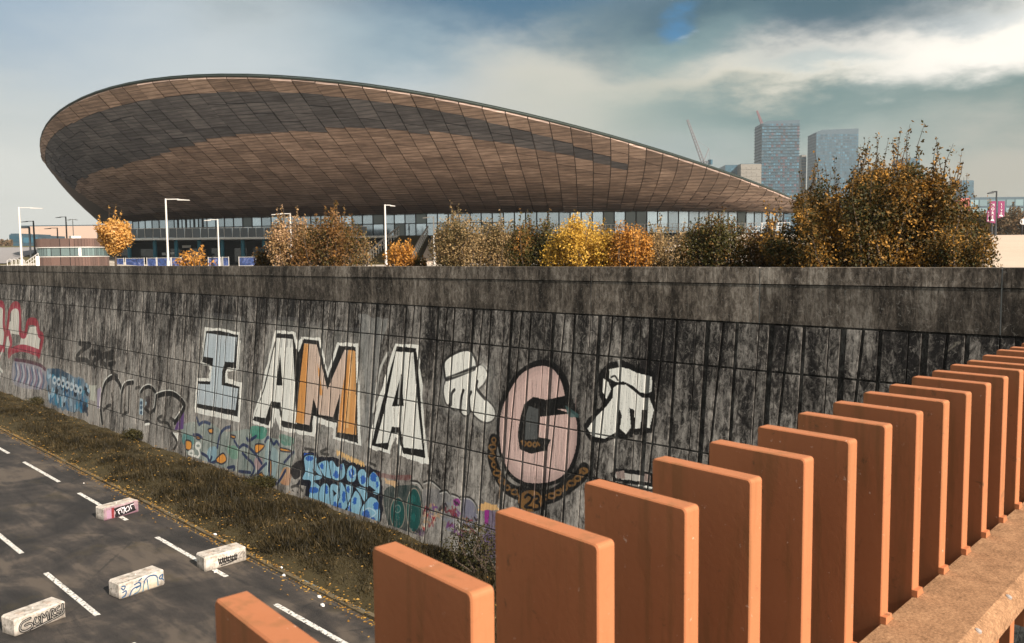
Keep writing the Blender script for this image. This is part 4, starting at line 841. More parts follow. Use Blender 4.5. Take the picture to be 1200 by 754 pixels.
for i in range(ng):
    a, b = Lg[-1]*i/ng, Lg[-1]*(i+1)/ng; x_ = pix(gpt((a+b)/2, 14))[0]; thin = 205 < x_ < 245
    P, Q = gpt(a, 0), gpt(b, 0); fr.tube([gpt(a, ZD), gpt(a, ZT)], .13, 4)
    if thin: fr.tube([gpt((a+b)/2, ZD), gpt((a+b)/2, ZT)], .22, 4)
    zz_ = [ZD, ZD+2.3, ZT] if x_ < 600 else [ZD, ZT]
    for z0, z1 in zip(zz_[:-1], zz_[1:]):
        m = MB(VO); A = [gpt(a+.12, z0+.08), gpt(b-.12, z0+.08), gpt(b-.12, z1-.08), gpt(a+.12, z1-.08)]; m.add(A+[v+FH*.1 for v in A], [(0, 1, 2, 3), (7, 6, 5, 4), (0, 4, 5, 1), (2, 6, 7, 3)])
        drk = (736 < x_ < 752) or (random.random() < .06) or (860 < x_ < 872); m.build('window_pane', M['glass_green' if drk else 'glass'], vel)
    if len(zz_) == 3: fr.slab(gpt(a, ZD+2.24), gpt(b, ZD+2.24), .2, .12)
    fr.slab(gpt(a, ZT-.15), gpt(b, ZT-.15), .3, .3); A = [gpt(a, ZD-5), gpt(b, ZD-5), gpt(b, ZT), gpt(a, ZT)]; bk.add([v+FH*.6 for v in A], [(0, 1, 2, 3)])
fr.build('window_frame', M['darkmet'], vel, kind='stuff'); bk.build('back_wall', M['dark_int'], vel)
# ---- terrace deck with balustrade on the left, columns and dark undercroft below
DX0, DX1, DD0 = px(118, 150), px(432, 150), 149.0
dl = lambda lat, D, z: RH*lat+FH*D+np.array([0, 0, z])
m = MB(VO); m.hexa([dl(DX0, DD0+.2, 11.55), dl(DX1+9, DD0, 11.55), dl(DX1+9, DD0+14, 11.55), dl(DX0-5, DD0+14, 11.55)], [dl(DX0, DD0+.2, 11.9), dl(DX1+9, DD0, 11.9), dl(DX1+9, DD0+14, 11.9), dl(DX0-5, DD0+14, 11.9)]); m.build('terrace_deck', M['white'], vel)
nb2 = 34
for i in range(nb2):
    a = DX0+(DX1-DX0)*i/nb2; b = DX0+(DX1-DX0)*(i+1)/nb2
    m = MB(VO); m.slab(dl(a+.06, DD0+.15, 11.95), dl(b-.06, DD0+.15, 11.95), .06, 1.55); m.build('balustrade_panel', M['glass_blue'], vel)
    m = MB(VO); m.slab(dl(a, DD0+.1, 11.9), dl(a+.14*(i % 2), DD0+.02, 13.55), .07, .07, up=FH); m.build('balustrade_post', M['steel'], vel)
m = MB(VO); m.slab(dl(DX0, DD0+.1, 13.55), dl(DX1, DD0+.1, 13.55), .10, .08); m.build('handrail', M['steel'], vel)
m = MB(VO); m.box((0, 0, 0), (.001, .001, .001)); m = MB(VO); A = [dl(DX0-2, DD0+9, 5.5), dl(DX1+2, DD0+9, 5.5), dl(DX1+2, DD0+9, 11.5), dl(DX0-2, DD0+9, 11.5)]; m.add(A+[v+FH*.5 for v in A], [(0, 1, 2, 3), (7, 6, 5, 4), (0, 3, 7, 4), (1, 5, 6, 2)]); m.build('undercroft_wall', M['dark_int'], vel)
for x in (140, 165, 200, 222, 248, 275, 297, 325, 372, 398, 418):
    w_ = random.uniform(2, 3.2); a = px(x, DD0+8.6); m = MB(VO); m.slab(dl(a, DD0+8.7, 7.5), dl(a+w_, DD0+8.7, 7.5), .12, 2.6); m.build('undercroft_window', M['glass_dark'], vel)
for x in (152, 182, 207, 234, 261, 285, 310, 338, 365, 393, 420):
    a = px(x, DD0+2.5); m = MB(VO); m.tube([dl(a, DD0+2.5, 5.6), dl(a, DD0+2.5, 11.55)], .34, 12); m.build('column', M['teal'], vel)
for x, dz, w_ in ((214, 10.2, 1.6), (200, 9.0, .9), (190, 8.9, .7), (232, 8.7, 1.2), (303, 8.4, 1.0), (318, 10.4, .9)):
    a = px(x, DD0+6); m = MB(VO); m.slab(dl(a, DD0+6, dz), dl(a+w_, DD0+6, dz), .1, .45); m.build('signboard', M['steel'], vel)
# right hand railing in front of the glazing
m = MB(VO); ra, rc = px(520, 148.6), px(925, 148.6)
for z in (12.1, 12.75, 13.4): m.slab(dl(ra, 148.6, z), dl(rc, 148.6, z), .06, .06)
nn_ = 62
for i in range(nn_+1): a = ra+(rc-ra)*i/nn_; m.tube([dl(a, 148.6, 11.6), dl(a, 148.6, 13.45)], .05 if i % 3 else .10, 4)
m.build('terrace_railing', M['steel'], vel, kind='stuff')

# banners hung on a barrier in front of the undercroft
M['banner'] = None
def banner_mat():
    m, t = newmat('blue_banner'); pos = posnode(t); a = t.noise(pos, .9, 4, .8, 2.); cc = t.ramp(a, [(.40, (.012, .02, .06)), (.54, (.02, .05, .17)), (.63, (.12, .13, .24)), (.74, (.42, .44, .50))]); principled(t, cc, .5); return m
M['banner'] = banner_mat(); BX = [(135, 145), (147, 169), (172, 183), (184, 200), (201, 212), (213, 222), (244, 259), (261, 268), (280, 300)]
names = ['leftmost blue banner panel on the barrier beside the amber tree', 'long blue banner panel just right of the amber tree trunk', 'short blue banner panel left of the tall bright lamp post', 'blue banner panel directly behind the tall bright lamp post', 'short blue banner right of the tall bright lamp post', 'blue banner panel above the small amber sapling', 'blue banner panel left of the slim grey pole', 'narrow blue banner panel right of the slim grey pole', 'blue banner panel beside the small round bush']
for (a, b), lb in zip(BX, names):
    root = empty('barrier_banner', dl(px(a, 122), 122, 6.95), lb, 'banner', 'blue banners on the barrier'); o_ = dl(px(a, 122), 122, 6.95); wd = px(b, 122)-px(a, 122)
    m = MB(o_); m.slab(dl(px(a, 122)+.06, 122, 7.1), dl(px(b, 122)-.06, 122, 7.1), .05, 1.15); m.build('banner_sheet', M['banner'], root)
    m = MB(o_)
    for z in (7.05, 8.30): m.slab(dl(px(a, 122), 121.95, z), dl(px(b, 122), 121.95, z), .05, .04)
    for xx in (a, b): m.tube([dl(px(xx, 122), 121.95, 6.9), dl(px(xx, 122), 121.95, 8.4)], .05, 4)
    m.build('rail', M['steel'], root)

# ---------------------------------------------------------------- stairs and grass bank up to the terrace
st = empty('staircase', dl(px(500, 140), 138, 7), 'outdoor stair with pale railings climbing the bank to the terrace', 'staircase'); so_ = dl(px(500, 140), 138, 7)
m = MB()
def lane(u, x0, x1, D0=129, D1=149): return px(x0+(x1-x0)*u, D0+(D1-D0)*u), D0+(D1-D0)*u, 7.25+(11.9-7.25)*u
nst = 26
for i in range(nst):
    u0, u1 = i/nst, (i+1)/nst; l0, d0, z0 = lane(u0, 492, 509); l1, d1, z1 = lane(u1, 492, 509); w_ = 2.4
    m = MB(so_); m.hexa([dl(l0, d0, z0-.3), dl(l0+w_, d0, z0-.3), dl(l1+w_, d1, z0-.3), dl(l1, d1, z0-.3)], [dl(l0, d0, z1), dl(l0+w_, d0, z1), dl(l1+w_, d1, z1), dl(l1, d1, z1)]); m.build('step', plain('stair_stone', (.55, .45, .37), .8) if i == 0 else bpy.data.materials['stair_stone'], st)
def stair_rail(x0, x1, off=0.):
    m = MB(so_); top = []
    for i in range(13):
        l, d, z = lane(i/12, x0, x1); m.tube([dl(l+off, d, z-.1), dl(l+off, d, z+1.5)], .075, 4); top.append(dl(l+off, d, z+1.5))
    m.tube(top, .17, 5); m.tube([p-np.array([0, 0, .8]) for p in top], .09, 4); m.build('railing', M['white'], st)
    g2 = MB(so_); l0, d0, z0 = lane(0, x0, x1); l1, d1, z1 = lane(1, x0, x1); g2.slab(dl(l0+off, d0, z0+.15), dl(l1+off, d1, z1+.15), .03, 1.1); g2.build('glass_screen', M['glass_green'], st) if 0 else None
stair_rail(432, 468); stair_rail(484, 502); stair_rail(492, 509, 2.5)
m = MB(); P0 = [lane(0, 432, 468), lane(0, 486, 503), lane(1, 486, 503), lane(1, 432, 468)]; m.add([dl(*p) for p in P0]+[dl(p[0], p[1], 6) for p in P0], [(0, 1, 2, 3), (0, 4, 5, 1), (1, 5, 6, 2), (3, 2, 6, 7), (0, 3, 7, 4)]); m.build('bank', soil('bank_turf', (.08, .07, .025), (.20, .16, .07), 1.2), None, kind='structure')

# ---------------------------------------------------------------- pavilion at the left
PVc = land(86, 112); PVc[2] = 6.6
pav = empty('timber_pavilion', PVc, 'low round ended timber clad pavilion with a band of windows', 'pavilion')
rx, ry = px(124, 108)-px(86, 108), 3.2
def oval(n=56): return [(rx*np.sign(cos(a))*abs(cos(a))**.55, ry*np.sign(sin(a))*abs(sin(a))**.8) for a in np.linspace(0, 2*pi, n+1)[:-1]]
ov = oval(); w3 = lambda u, v, z: RH*u+FH*v+np.array([0, 0, z])
M['timber'] = glass_mat('vertical_timber', (.10, .055, .042), .95)
def vboards(z0, z1, name):
    for i in range(len(ov)):
        a, b = np.array(ov[i]), np.array(ov[(i+1) % len(ov)])
        if a[1]+b[1] > 2.5: continue
        m = MB(); e = (b-a)*.04; nv = np.array([a[1]-b[1], b[0]-a[0]]); nv = -nv/np.linalg.norm(nv)*-.0
        out = (a+b)/2; out = out/np.linalg.norm(out)*.08; A, B_ = a+e, b-e
        m.hexa([w3(*A, z0), w3(*B_, z0), w3(*(B_+out), z0), w3(*(A+out), z0)], [w3(*A, z1), w3(*B_, z1), w3(*(B_+out), z1), w3(*(A+out), z1)]); m.build(name, M['timber'], pav)
vboards(0, 1.95, 'timber_board'); vboards(3.25, 4.35, 'timber_board')
m = MB(); k2 = .97; n = len(ov); m.add([w3(a*k2, b*k2, 0) for a, b in ov]+[w3(a*k2, b*k2, 4.3) for a, b in ov], [(i, (i+1) % n, n+(i+1) % n, n+i) for i in range(n)]+[tuple(range(n, 2*n))]); m.build('core', M['dark_int'], pav)
for i in range(n):
    a, b = np.array(ov[i]), np.array(ov[(i+1) % n])
    if a[1]+b[1] > 2.5: continue
    m = MB(); e = (b-a)*.06; A, B_ = (a+e)*.99, (b-e)*.99; m.add([w3(*A, 2.1), w3(*B_, 2.1), w3(*B_, 3.15), w3(*A, 3.15)], [(0, 1, 2, 3)]); wp_ = (ov[i][0] > rx*.48 and ov[i][0] < rx*.62); m.build('window_pane', M['white'] if wp_ else M['glass_green'], pav)
for z in (1.95, 3.15):
    m = MB(); m.add([w3(a*1.025, b*1.03, z) for a, b in ov]+[w3(a*1.025, b*1.03, z+.1) for a, b in ov], [(i, (i+1) % n, n+(i+1) % n, n+i) for i in range(n)]+[tuple(range(n, 2*n)), tuple(range(n-1, -1, -1))]); m.build('sill', M['steel'], pav)
m = MB(); m.box((-.3, -.5, 4.3), (.9, .4, 4.75)); m.build('roof_light', M['steel'], pav)
b0 = land(43.5, 106); root = empty('notice_post', b0, 'short white box shaped post standing left of the timber pavilion', 'post'); m = MB(); m.box((-.2, -.12, -.4), (.2, .12, 1.35)); m.build('post_body', M['white'], root); m = MB(); m.box((-.23, -.15, 1.35), (.23, .15, 1.42)); m.build('cap', M['steel'], root)
for (x0, x1, D, lb) in ((30, 45, 108, 'sloping grey handrail left of the white post by the pavilion'), (8, 22, 107, 'low looped grey cycle rails beside the tall left lamp post')):
    p0, p1 = land(x0, D), land(x1, D); m = MB(p0); 
    if x0 == 30:
        for i in range(6): f = i/5; q0 = p0*(1-f)+p1*f; m.tube([q0, q0+(0, 0, .7+f*1.1)], .04, 4)
        for h in (.0, -.45): m.tube([p0+(0, 0, .7+h), p1+(0, 0, 1.8+h)], .05, 4)
    else:
        for i in range(4):
            f = i/3.; q0 = p0*(1-f)+p1*f; m.tube([q0, q0+(0, 0, .9), q0+RH*.35+(0, 0, 1.1), q0+RH*.7+(0, 0, .9), q0+RH*.7], .04, 5)
    o = m.build('handrail' if x0 == 30 else 'cycle_rail', M['steel'], None); o.location = tuple(p0); tag(o, lb, 'railing')

# ---------------------------------------------------------------- street lamps
def lamp(x, ytop, D, arm, lb, mt='steel', r=.09, lean=0, two=False, heads=None, kind='lamp post'):
    top = at(x, ytop, D); base = land(x, D); base[:2] = top[:2]; h = top[2]-base[2]
    root = empty('street_lamp', base, lb, 'street lamp'); ax = FH*0+RH
    m = MB(); m.tube([(0, 0, -.3), (0, 0, h*.5), (0, 0, h)], [r*1.15, r, r*.85], 8); m.build('post', M[mt], root)
    m = MB(); m.tube([(0, 0, -.3), (0, 0, .9)], r*1.5, 8); m.build('post_base', M[mt], root)
    for a_ in (arm if isinstance(arm, (list, tuple)) else [arm]):
        if abs(a_) < .01: continue
        d = ax*a_; m = MB(); m.slab(np.array([0, 0, h-.12]), d*.55+(0, 0, h-.12), .09, .10); m.build('arm', M[mt], root)
        m = MB(); s0 = d*.50; s1 = d; sd = FH*.16
        m.hexa([s0-sd+(0, 0, h-.20), s0+sd+(0, 0, h-.20), s1+sd*.8+(0, 0, h-.24), s1-sd*.8+(0, 0, h-.24)], [s0-sd+(0, 0, h-.05), s0+sd+(0, 0, h-.05), s1+sd*.8+(0, 0, h-.16), s1-sd*.8+(0, 0, h-.16)]); m.build('lamp_head', M[mt], root)
    return root
lamp(22, 243, 109, 3.1, 'tall grey street lamp nearest the left edge, arm reaching right', r=.14)
lamp(194, 233, 92, 2.6, 'tall bright street lamp in front of the undercroft banners, arm reaching right', 'steel', .11)
lamp(451, 240, 106, 1.3, 'tall pale street lamp at the foot of the stair railing', 'steel', .12)
lamp(340, 250, 118, -2.6, 'pale street lamp rising behind the buff bush, arm reaching left', 'steel', .11)
lamp(508, 254, 124, -1.6, 'pale street lamp right of the stairs, arm reaching left', 'steel', .11)
lamp(39, 259, 150, -2.2, 'dark street lamp with arm pointing left over the grey path', 'darkmet', .16)
lamp(77, 254, 160, -1.9, 'dark street lamp with arm pointing left above the pavilion roof', 'darkmet', .14)
lamp(67, 267, 150, -2.3, 'shorter dark street lamp over the left part of the pavilion roof', 'darkmet', .12)
lamp(85, 257, 165, [1.0, -1.0], 'slim lamp with a flat double head above the pavilion roof', 'steel', .08)
lamp(255, 257, 120, [-1.9], 'slim grey pole lamp standing before the dark undercroft', 'steel', .11)
lamp(1190, 262, 150, [.0], 'thin pale pole at the right edge beyond the plaza', 'steel', .06)
# square portal frame
p0, p1 = land(25, 146), land(36, 146); root = empty('height_frame', p0, 'dark square portal frame beside the grey path', 'frame')
for p in (p0, p1): m = MB(p0); m.tube([p, p+(0, 0, at(30, 266.5, 146)[2]-p[2])], .16, 6); m.build('leg', M['darkmet'], root)
zt_ = at(30, 266.5, 146)[2]; m = MB(p0); m.slab(np.array([p0[0], p0[1], zt_-.2]), np.array([p1[0], p1[1], zt_-.2]), .4, .35); m.build('crossbeam', M['darkmet'], root)

# banner mast with lettered flags on the plaza
def text_mesh(body, size, m, parent, loc, rot):
    cu = bpy.data.curves.new('lettering', 'FONT'); cu.body = body; cu.size = size; cu.extrude = .004; cu.align_x = 'CENTER'; cu.align_y = 'CENTER'; cu.resolution_u = 2
    ob = bpy.data.objects.new('tmp', cu); col.objects.link(ob); dg = bpy.context.evaluated_depsgraph_get(); me = bpy.data.meshes.new_from_object(ob.evaluated_get(dg)); bpy.data.objects.remove(ob)
    o = link('lettering', me, parent, None); me.materials.clear(); me.materials.append(m); o.location = loc; o.rotation_euler = rot; return o
M['magenta'] = plain('magenta_banner', (.17, .006, .075), .6, 0, .1)
fz = math.atan2(RH[1], RH[0])
def mast(x, ytop, D, flags, lb, arms=()):
    root = lamp(x, ytop, D, list(arms) or [0], lb, 'darkmet', .07); base = np.array(root.location); root.name = 'banner_mast'; root['category'] = 'banner mast'
    for (xa, xb, ya, yb, word) in flags:
        A = at(xa, ya, D)-base; Bq = at(xb, yb, D)-base; wd_ = (Bq-A) @ RH; z1, z0 = A[2], Bq[2]; l0 = A @ RH
        m = MB(); P = [RH*(l0)+(0, 0, z0+.1*(l0 < 0)), RH*(l0+wd_)+(0, 0, z0+.15*(l0 >= 0)), RH*(l0+wd_)+(0, 0, z1), RH*l0+(0, 0, z1)]; m.add([p-FH*.05 for p in P]+[p for p in P], [(0, 1, 2, 3), (7, 6, 5, 4), (0, 4, 5, 1), (1, 5, 6, 2), (2, 6, 7, 3), (3, 7, 4, 0)]); fl = m.build('banner', M['magenta'], root)
        hh = (z1-z0)*.72/len(word)
        for i, ch in enumerate(word):
            c0 = RH*(l0+wd_/2)-FH*.075+(0, 0, z1-.12*(z1-z0)-hh*(i+.35)); text_mesh(ch, hh*1.0, M['white'], fl, tuple(c0), (pi/2, 0, fz))
        m = MB(); m.add([RH*(l0+wd_*.18)-FH*.07+(0, 0, z0+(z1-z0)*.13), RH*(l0+wd_*.8)-FH*.07+(0, 0, z0+(z1-z0)*.10), RH*(l0+wd_*.62)-FH*.07+(0, 0, z0+(z1-z0)*.19), RH*(l0+wd_*.3)-FH*.07+(0, 0, z0+(z1-z0)*.2)], [(0, 1, 2, 3)]); m.build('logo', M['white'], fl)
mast(1168, 224, 70, [(1159.5, 1166, 236, 262, 'MORE'), (1169.5, 1176.5, 236, 256, 'LIVE')], 'dark lamp mast on the plaza with two magenta banners either side', (-.62, -.72))
mast(1163, 246, 84, [(1156.5, 1160, 247, 261, 'MORE'), (1164, 1167, 248, 260, 'LIVE')], 'slim mast with smaller magenta banners half hidden by the nearer one', ())

# ---------------------------------------------------------------- people
def person(loc, h, face, top, leg, hair, lb, pose=0.):
    root = empty('person', loc, lb, 'person', None, face); s = h/1.75
    V = [(0, 0, .95), (0, 0, 1.15), (0, 0, 1.36), (0, 0, 1.47), (0, .01, 1.55), (0, .02, 1.66)]; R = [(.15, .11), (.14, .10), (.17, .10), (.06, .06), (.075, .085), (.07, .085)]; E_ = [(0, 1), (1, 2), (2, 3), (3, 4), (4, 5)]
    for sx in (-1, 1):
        i = len(V); V += [(.09*sx, 0, .88), (.10*sx, .04*sx, .48), (.10*sx, -.05*sx, .08), (.11*sx, .08-.05*sx, .03)]; R += [(.095, .095), (.06, .06), (.042, .042), (.04, .03)]; E_ += [(0, i), (i, i+1), (i+1, i+2), (i+2, i+3)]
        i = len(V); V += [(.20*sx, 0, 1.38), (.25*sx, -.02, 1.12), (.22*sx, .16+pose, .98+pose), (.20*sx, .24+pose, 1.0+pose)]; R += [(.055, .055), (.042, .042), (.032, .032), (.035, .02)]; E_ += [(2, i), (i, i+1), (i+1, i+2), (i+2, i+3)]
    me = bpy.data.meshes.new('body'); me.from_pydata([(a*s, b*s, c*s) for a, b, c in V], E_, []); o = bpy.data.objects.new('body', me); col.objects.link(o)
    md = o.modifiers.new('skin', 'SKIN'); 
    for v, r_ in zip(me.skin_vertices[0].data, R): v.radius = (r_[0]*s, r_[1]*s)
    me.skin_vertices[0].data[0].use_root = True; o.modifiers.new('sub', 'SUBSURF').levels = 1
    dg = bpy.context.evaluated_depsgraph_get(); me2 = bpy.data.meshes.new_from_object(o.evaluated_get(dg)); bpy.data.objects.remove(o)
    mt, t = newmat('clothed_body'); z = t.sep(t.n('ShaderNodeTexCoord').outputs['Object'])[2]; z = t.math('DIVIDE', z, 1.8*s)
    cc = t.ramp(z, [(.0, (.03, .03, .03)), (.04, leg), (.52, top), (.82, (.45, .27, .19))], 'CONSTANT'); principled(t, cc, .8); me2.materials.clear(); me2.materials.append(mt); link('body', me2, root)
    m = MB(); n_ = 8; 
    for z0, r0, z1, r1 in ((1.62, .085, 1.70, .095), (1.70, .095, 1.76, .05)): m.tube([(0, .0, z0*s), (0, .0, z1*s)], [r0*s, r1*s], n_)
    m.build('hair', plain('hair', hair, .8), root, True); return root
person(dl(px(480, 150.3), 150.3, 11.9), 2.0, YAW, (.02, .025, .035), (.02, .02, .03), (.02, .015, .01), 'person in dark clothes standing at the top of the grass bank')
person(land(1198, 74)+(0, 0, .05), 1.72, YAW+1.2, (.75, .73, .72), (.02, .02, .025), (.03, .02, .015), 'person in white top and dark trousers walking at the right edge')

# ---------------------------------------------------------------- shrubs and trees
SEED = 3
def shrub(name, X, xa, xb, ytop, mt, nleaf, leaf, lb, cat='shrub', twigs=10, depth=None, group=None, tall=None, D=None, trunk=False, holes=.25, stemcol='bark', bottom=None, skew=0.):
    xc = (xa+xb)/2; 
    if D is None: b = atx(xc, 313, X); D = float(b @ FH)
    base = land(xc, D); base[2] = bottom if bottom else min(base[2], 7.35) if D < 75 else base[2]
    W_ = px(xb, D)-px(xa, D); top = at(xc, ytop, D)[2]; H_ = top-base[2]; dp = depth or min(W_*.75, 3.2); rn = np.random.default_rng(int(xa*7+ytop)+SEED)
    root = empty(name, base, lb, cat, group); wr = MB(); tips = []
    z0 = .38*H_ if trunk else 0.0
    if trunk: wr.tube([(0, 0, -.2), (.02, 0, z0), (.03, .02, z0+.3*H_)], [.07, .05, .03], 6)
    nb = 26 if W_ < 4 else 60
    for i in range(nb):
        u = rn.uniform(-1, 1); v = rn.uniform(-1, 1)
        if u*u+v*v > 1: u *= .6; v *= .6
        hh = (1-.62*abs(u)**.8)*rn.uniform(.62, 1.05) if trunk else (1-.42*abs(u)**2.2)*rn.uniform(.74, 1.02) if nb == 26 else (1-.62*abs(u-skew)**1.25)*rn.uniform(.80, 1.0)
        e = RH*(u*W_/2*.92)+FH*(v*dp/2)+np.array([0, 0, z0+(H_*.98-z0)*hh]); s0 = np.array([0, 0, z0]) if trunk else RH*(u*W_*.22)+FH*(v*dp*.2)
        mid = s0*.45+e*.55+rn.normal(0, .06*W_, 3)*[1, 1, .3]; wr.tube([s0, mid, e], [.035, .02, .007], 4); tips.append((s0, mid, e))
    P = []
    npb = nleaf//nb
    for (s0, mid, e) in tips:
        n1_ = npb; t = rn.random(n1_)**.75; q0 = np.where(t[:, None] < .5, s0+(mid-s0)*(t[:, None]*2), mid+(e-mid)*(t[:, None]*2-1)); sp = .23*W_*(1-.35*t)[:, None] if W_ < 4 else .34*(1.75-t)[:, None]*np.ones((n1_, 1))
        off = rn.normal(0, 1, (n1_, 3)); off /= np.linalg.norm(off, axis=1)[:, None]; q0 = q0+off*sp*rn.random((n1_, 1))**.45*[1, 1, .85]; P.append(q0)
    for i in range(twigs):                # long whippy shoots with sparse leaves
        s0, mid, e = tips[rn.integers(len(tips))]; ln = rn.uniform(.10, .26)*H_*(1.15 if nb == 60 else 1); d = np.array([0, 0, 1.])+RH*rn.uniform(-.25, .25)+FH*rn.uniform(-.2, .2); f = e+d*ln; wr.tube([e, (e+f)/2+rn.normal(0, .02, 3), f], [.010, .007, .003], 3)
        n2 = int(14+ln*16); t = rn.random(n2)[:, None]; P.append(e+(f-e)*t+rn.normal(0, .03, (n2, 3)))
    P = np.concatenate(P); P = P[P[:, 2] > (.30*H_ if trunk else .02)]; P = P[P[:, 2] < H_*1.25]
    hc = rn.uniform(-1, 1, (int(14*holes*4), 3))*[W_/2, W_/2, H_/2]+[0, 0, H_/2]; keep = np.ones(len(P), bool)
    for c_h in hc: keep &= (np.linalg.norm(P-c_h, axis=1) > rn.uniform(.06, .13)*min(W_, H_)) | (rn.random(len(P)) < .25)
    P = P[keep]; n = len(P); A = rn.normal(0, 1, (n, 3)); A /= np.linalg.norm(A, axis=1)[:, None]; B2 = np.cross(A, rn.normal(0, 1, (n, 3))); B2 /= np.linalg.norm(B2, axis=1)[:, None]
    s = leaf*rn.uniform(.55, 1.25, (n, 1)); V = np.stack([P-A*s, P+B2*s*.55, P+A*s, P-B2*s*.55], 1).reshape(-1, 3)
    link('crown', npmesh('crown', V, np.arange(4*n).reshape(-1, 4)), root, M[mt]); wr.build('trunk' if trunk else 'stems', M[stemcol], root); return root
M['lf_amber'] = leafmat('amber_leaves', [(.30, .14, .03), (.62, .32, .07), (.72, .44, .14), (.78, .52, .24)])
shrub('young_tree', 17, 113, 157, 242, 'lf_amber', 9000, .065, 'young amber leaved tree with a slim trunk in front of the pavilion end', 'tree', 5, trunk=True, holes=1.5, depth=2.2)
M['lf_weed'] = leafmat('verge_weeds', [(.010, .012, .004), (.03, .03, .009), (.06, .05, .014), (.12, .09, .03)])
shrub('sapling', 17.2, 205, 250, 293, 'lf_orange', 910, .07, 'low amber sapling just above the wall below the terrace', 'shrub', 3)
shrub('shrub', 17.3, 297, 320, 291, 'lf_brown', 1950, .05, 'small rounded olive and orange bush at the left foot of the buff bush', 'shrub', 3)
shrub('shrub', 17.6, 308, 375, 252, 'lf_pink', 8450, .05, 'tall buff and pink leaved bush left of the dark brown one', 'shrub', 14)
shrub('shrub', 17.2, 342, 430, 247, 'lf_brown', 11050, .048, 'dark brown bush with buff tips and bare shoots, left of the pale lamp', 'shrub', 22)
shrub('shrub', 17.0, 446, 493, 284, 'lf_orange', 4160, .045, 'low bright orange bush at the foot of the stairs', 'shrub', 4)
shrub('shrub', 17.2, 484, 502, 299, 'lf_dark', 2080, .04, 'small dark bush wedged between the orange bush and the big tan one', 'shrub', 2)
shrub('shrub', 17.6, 503, 598, 250, 'lf_tan', 16900, .036, 'large rounded tan and olive bush right of the stairs', 'shrub', 20)
shrub('shrub', 18.4, 560, 612, 262, 'lf_tan', 5850, .036, 'thin tan bush behind, between the large tan bush and the dark one', 'shrub', 10)
shrub('shrub', 17.3, 590, 664, 250, 'lf_dark', 12350, .036, 'dark green bush left of the bright yellow one', 'shrub', 9)
shrub('shrub', 17.0, 640, 732, 256, 'lf_yellow', 16900, .036, 'bright yellow bush at the middle of the wall top', 'shrub', 14)
shrub('shrub', 17.4, 708, 772, 259, 'lf_orange', 9100, .032, 'peach orange bush right of the bright yellow one', 'shrub', 10)
shrub('shrub', 18.2, 742, 818, 266, 'lf_tan', 9750, .032, 'dull olive bush between the peach bush and the dark peaked one', 'shrub', 10)
shrub('shrub', 17.2, 790, 884, 253, 'lf_dark', 16900, .032, 'dark peaked bush flecked with orange, left of the biggest shrub', 'shrub', 7)
shrub('shrub', 17.8, 846, 935, 262, 'lf_brown', 12350, .030, 'brown and gold bush at the left shoulder of the biggest shrub', 'shrub', 8)
shrub('big_shrub', 18.0, 886, 1162, 172, 'lf_mixed', 110500, .036, 'biggest shrub, dark green with orange leaves and tall bare shoots, in front of the towers', 'shrub', 85, depth=3.4, holes=1.0)
shrub('shrub', 17.2, 1080, 1166, 268, 'lf_mixed', 11700, .030, 'low right skirt of the biggest shrub beside the plaza', 'shrub', 12)
for i, (xa, xb, yt, D, mt, lb) in enumerate([(1128, 1158, 246, 104, 'lf_dark', 'dark evergreen clump at the far edge of the plaza left of the banner masts'), (1150, 1182, 250, 112, 'lf_far', 'brown leafless looking tree behind the banner masts'), (1172, 1204, 243, 118, 'lf_far', 'tall brown tree at the far right edge beyond the plaza'), (1100, 1136, 238, 108, 'lf_tan', 'tan tree behind the right side of the biggest shrub'), (1190, 1225, 250, 110, 'lf_far', 'low brown tree at the right edge behind the walking person')]):
    shrub('tree', 0, xa, xb, yt, mt, 5200, .14, lb, 'tree', 6, D=D, depth=4, group='trees beyond the plaza')

for i, (wx_, wy_, wl, ww, wh) in enumerate([(570, 668, 'dark scrubby bush growing against the wall foot beside the second fin', 3.0, 1.3), (300, 585, 'low ragged weed clump midway along the grass verge', 1.4, .25), (150, 515, 'brown weed clump on the verge below the black arches', 1.5, .3), (40, 470, 'far weed clump at the wall foot near the left edge', 1.8, .3)]):
    b_ = onwall(wx_, wy_); D_ = float(b_ @ FH)-.8; xa_ = wx_-ww*F/D_/2; xb_ = wx_+ww*F/D_/2; zg = .01; yt_ = pix([RH*px(wx_, D_)+FH*D_+np.array([0, 0, zg+wh])])[0][1]
    shrub('weed_clump', 0, xa_, xb_, yt_, 'lf_weed', 3600, .035, wl, 'weeds', 3, D=D_, depth=1.2, group='weeds on the grass verge', bottom=zg)
shrub('shrub', 19.6, 660, 720, 262, 'lf_pink', 3500, .034, 'buff leaved bush showing behind the bright yellow one', 'shrub', 10)
shrub('shrub', 19.8, 380, 450, 272, 'lf_tan', 2200, .045, 'low tan scrub right of the dark brown bush', 'shrub', 3)
# dry grass stalks behind the wall at the right
root_p = []
n = 1500; xs = rng.uniform(1120, 1230, n); Ds = rng.uniform(15.6, 19, n); B0 = np.array([land(a, b) for a, b in zip(xs, Ds)]); hh = rng.uniform(.15, .55, n); T_ = B0+np.stack([rng.normal(0, .12, n), rng.normal(0, .12, n), hh], 1)
V = np.stack([B0-RH*.005, B0+RH*.005, T_], 1).reshape(-1, 3); tag(link('dry_grass', npmesh('dry_grass', V, np.arange(3*n).reshape(-1, 3)), None, M['lf_tan']), 'thin dry grass stalks behind the wall before the plaza', 'grass', kind='stuff')

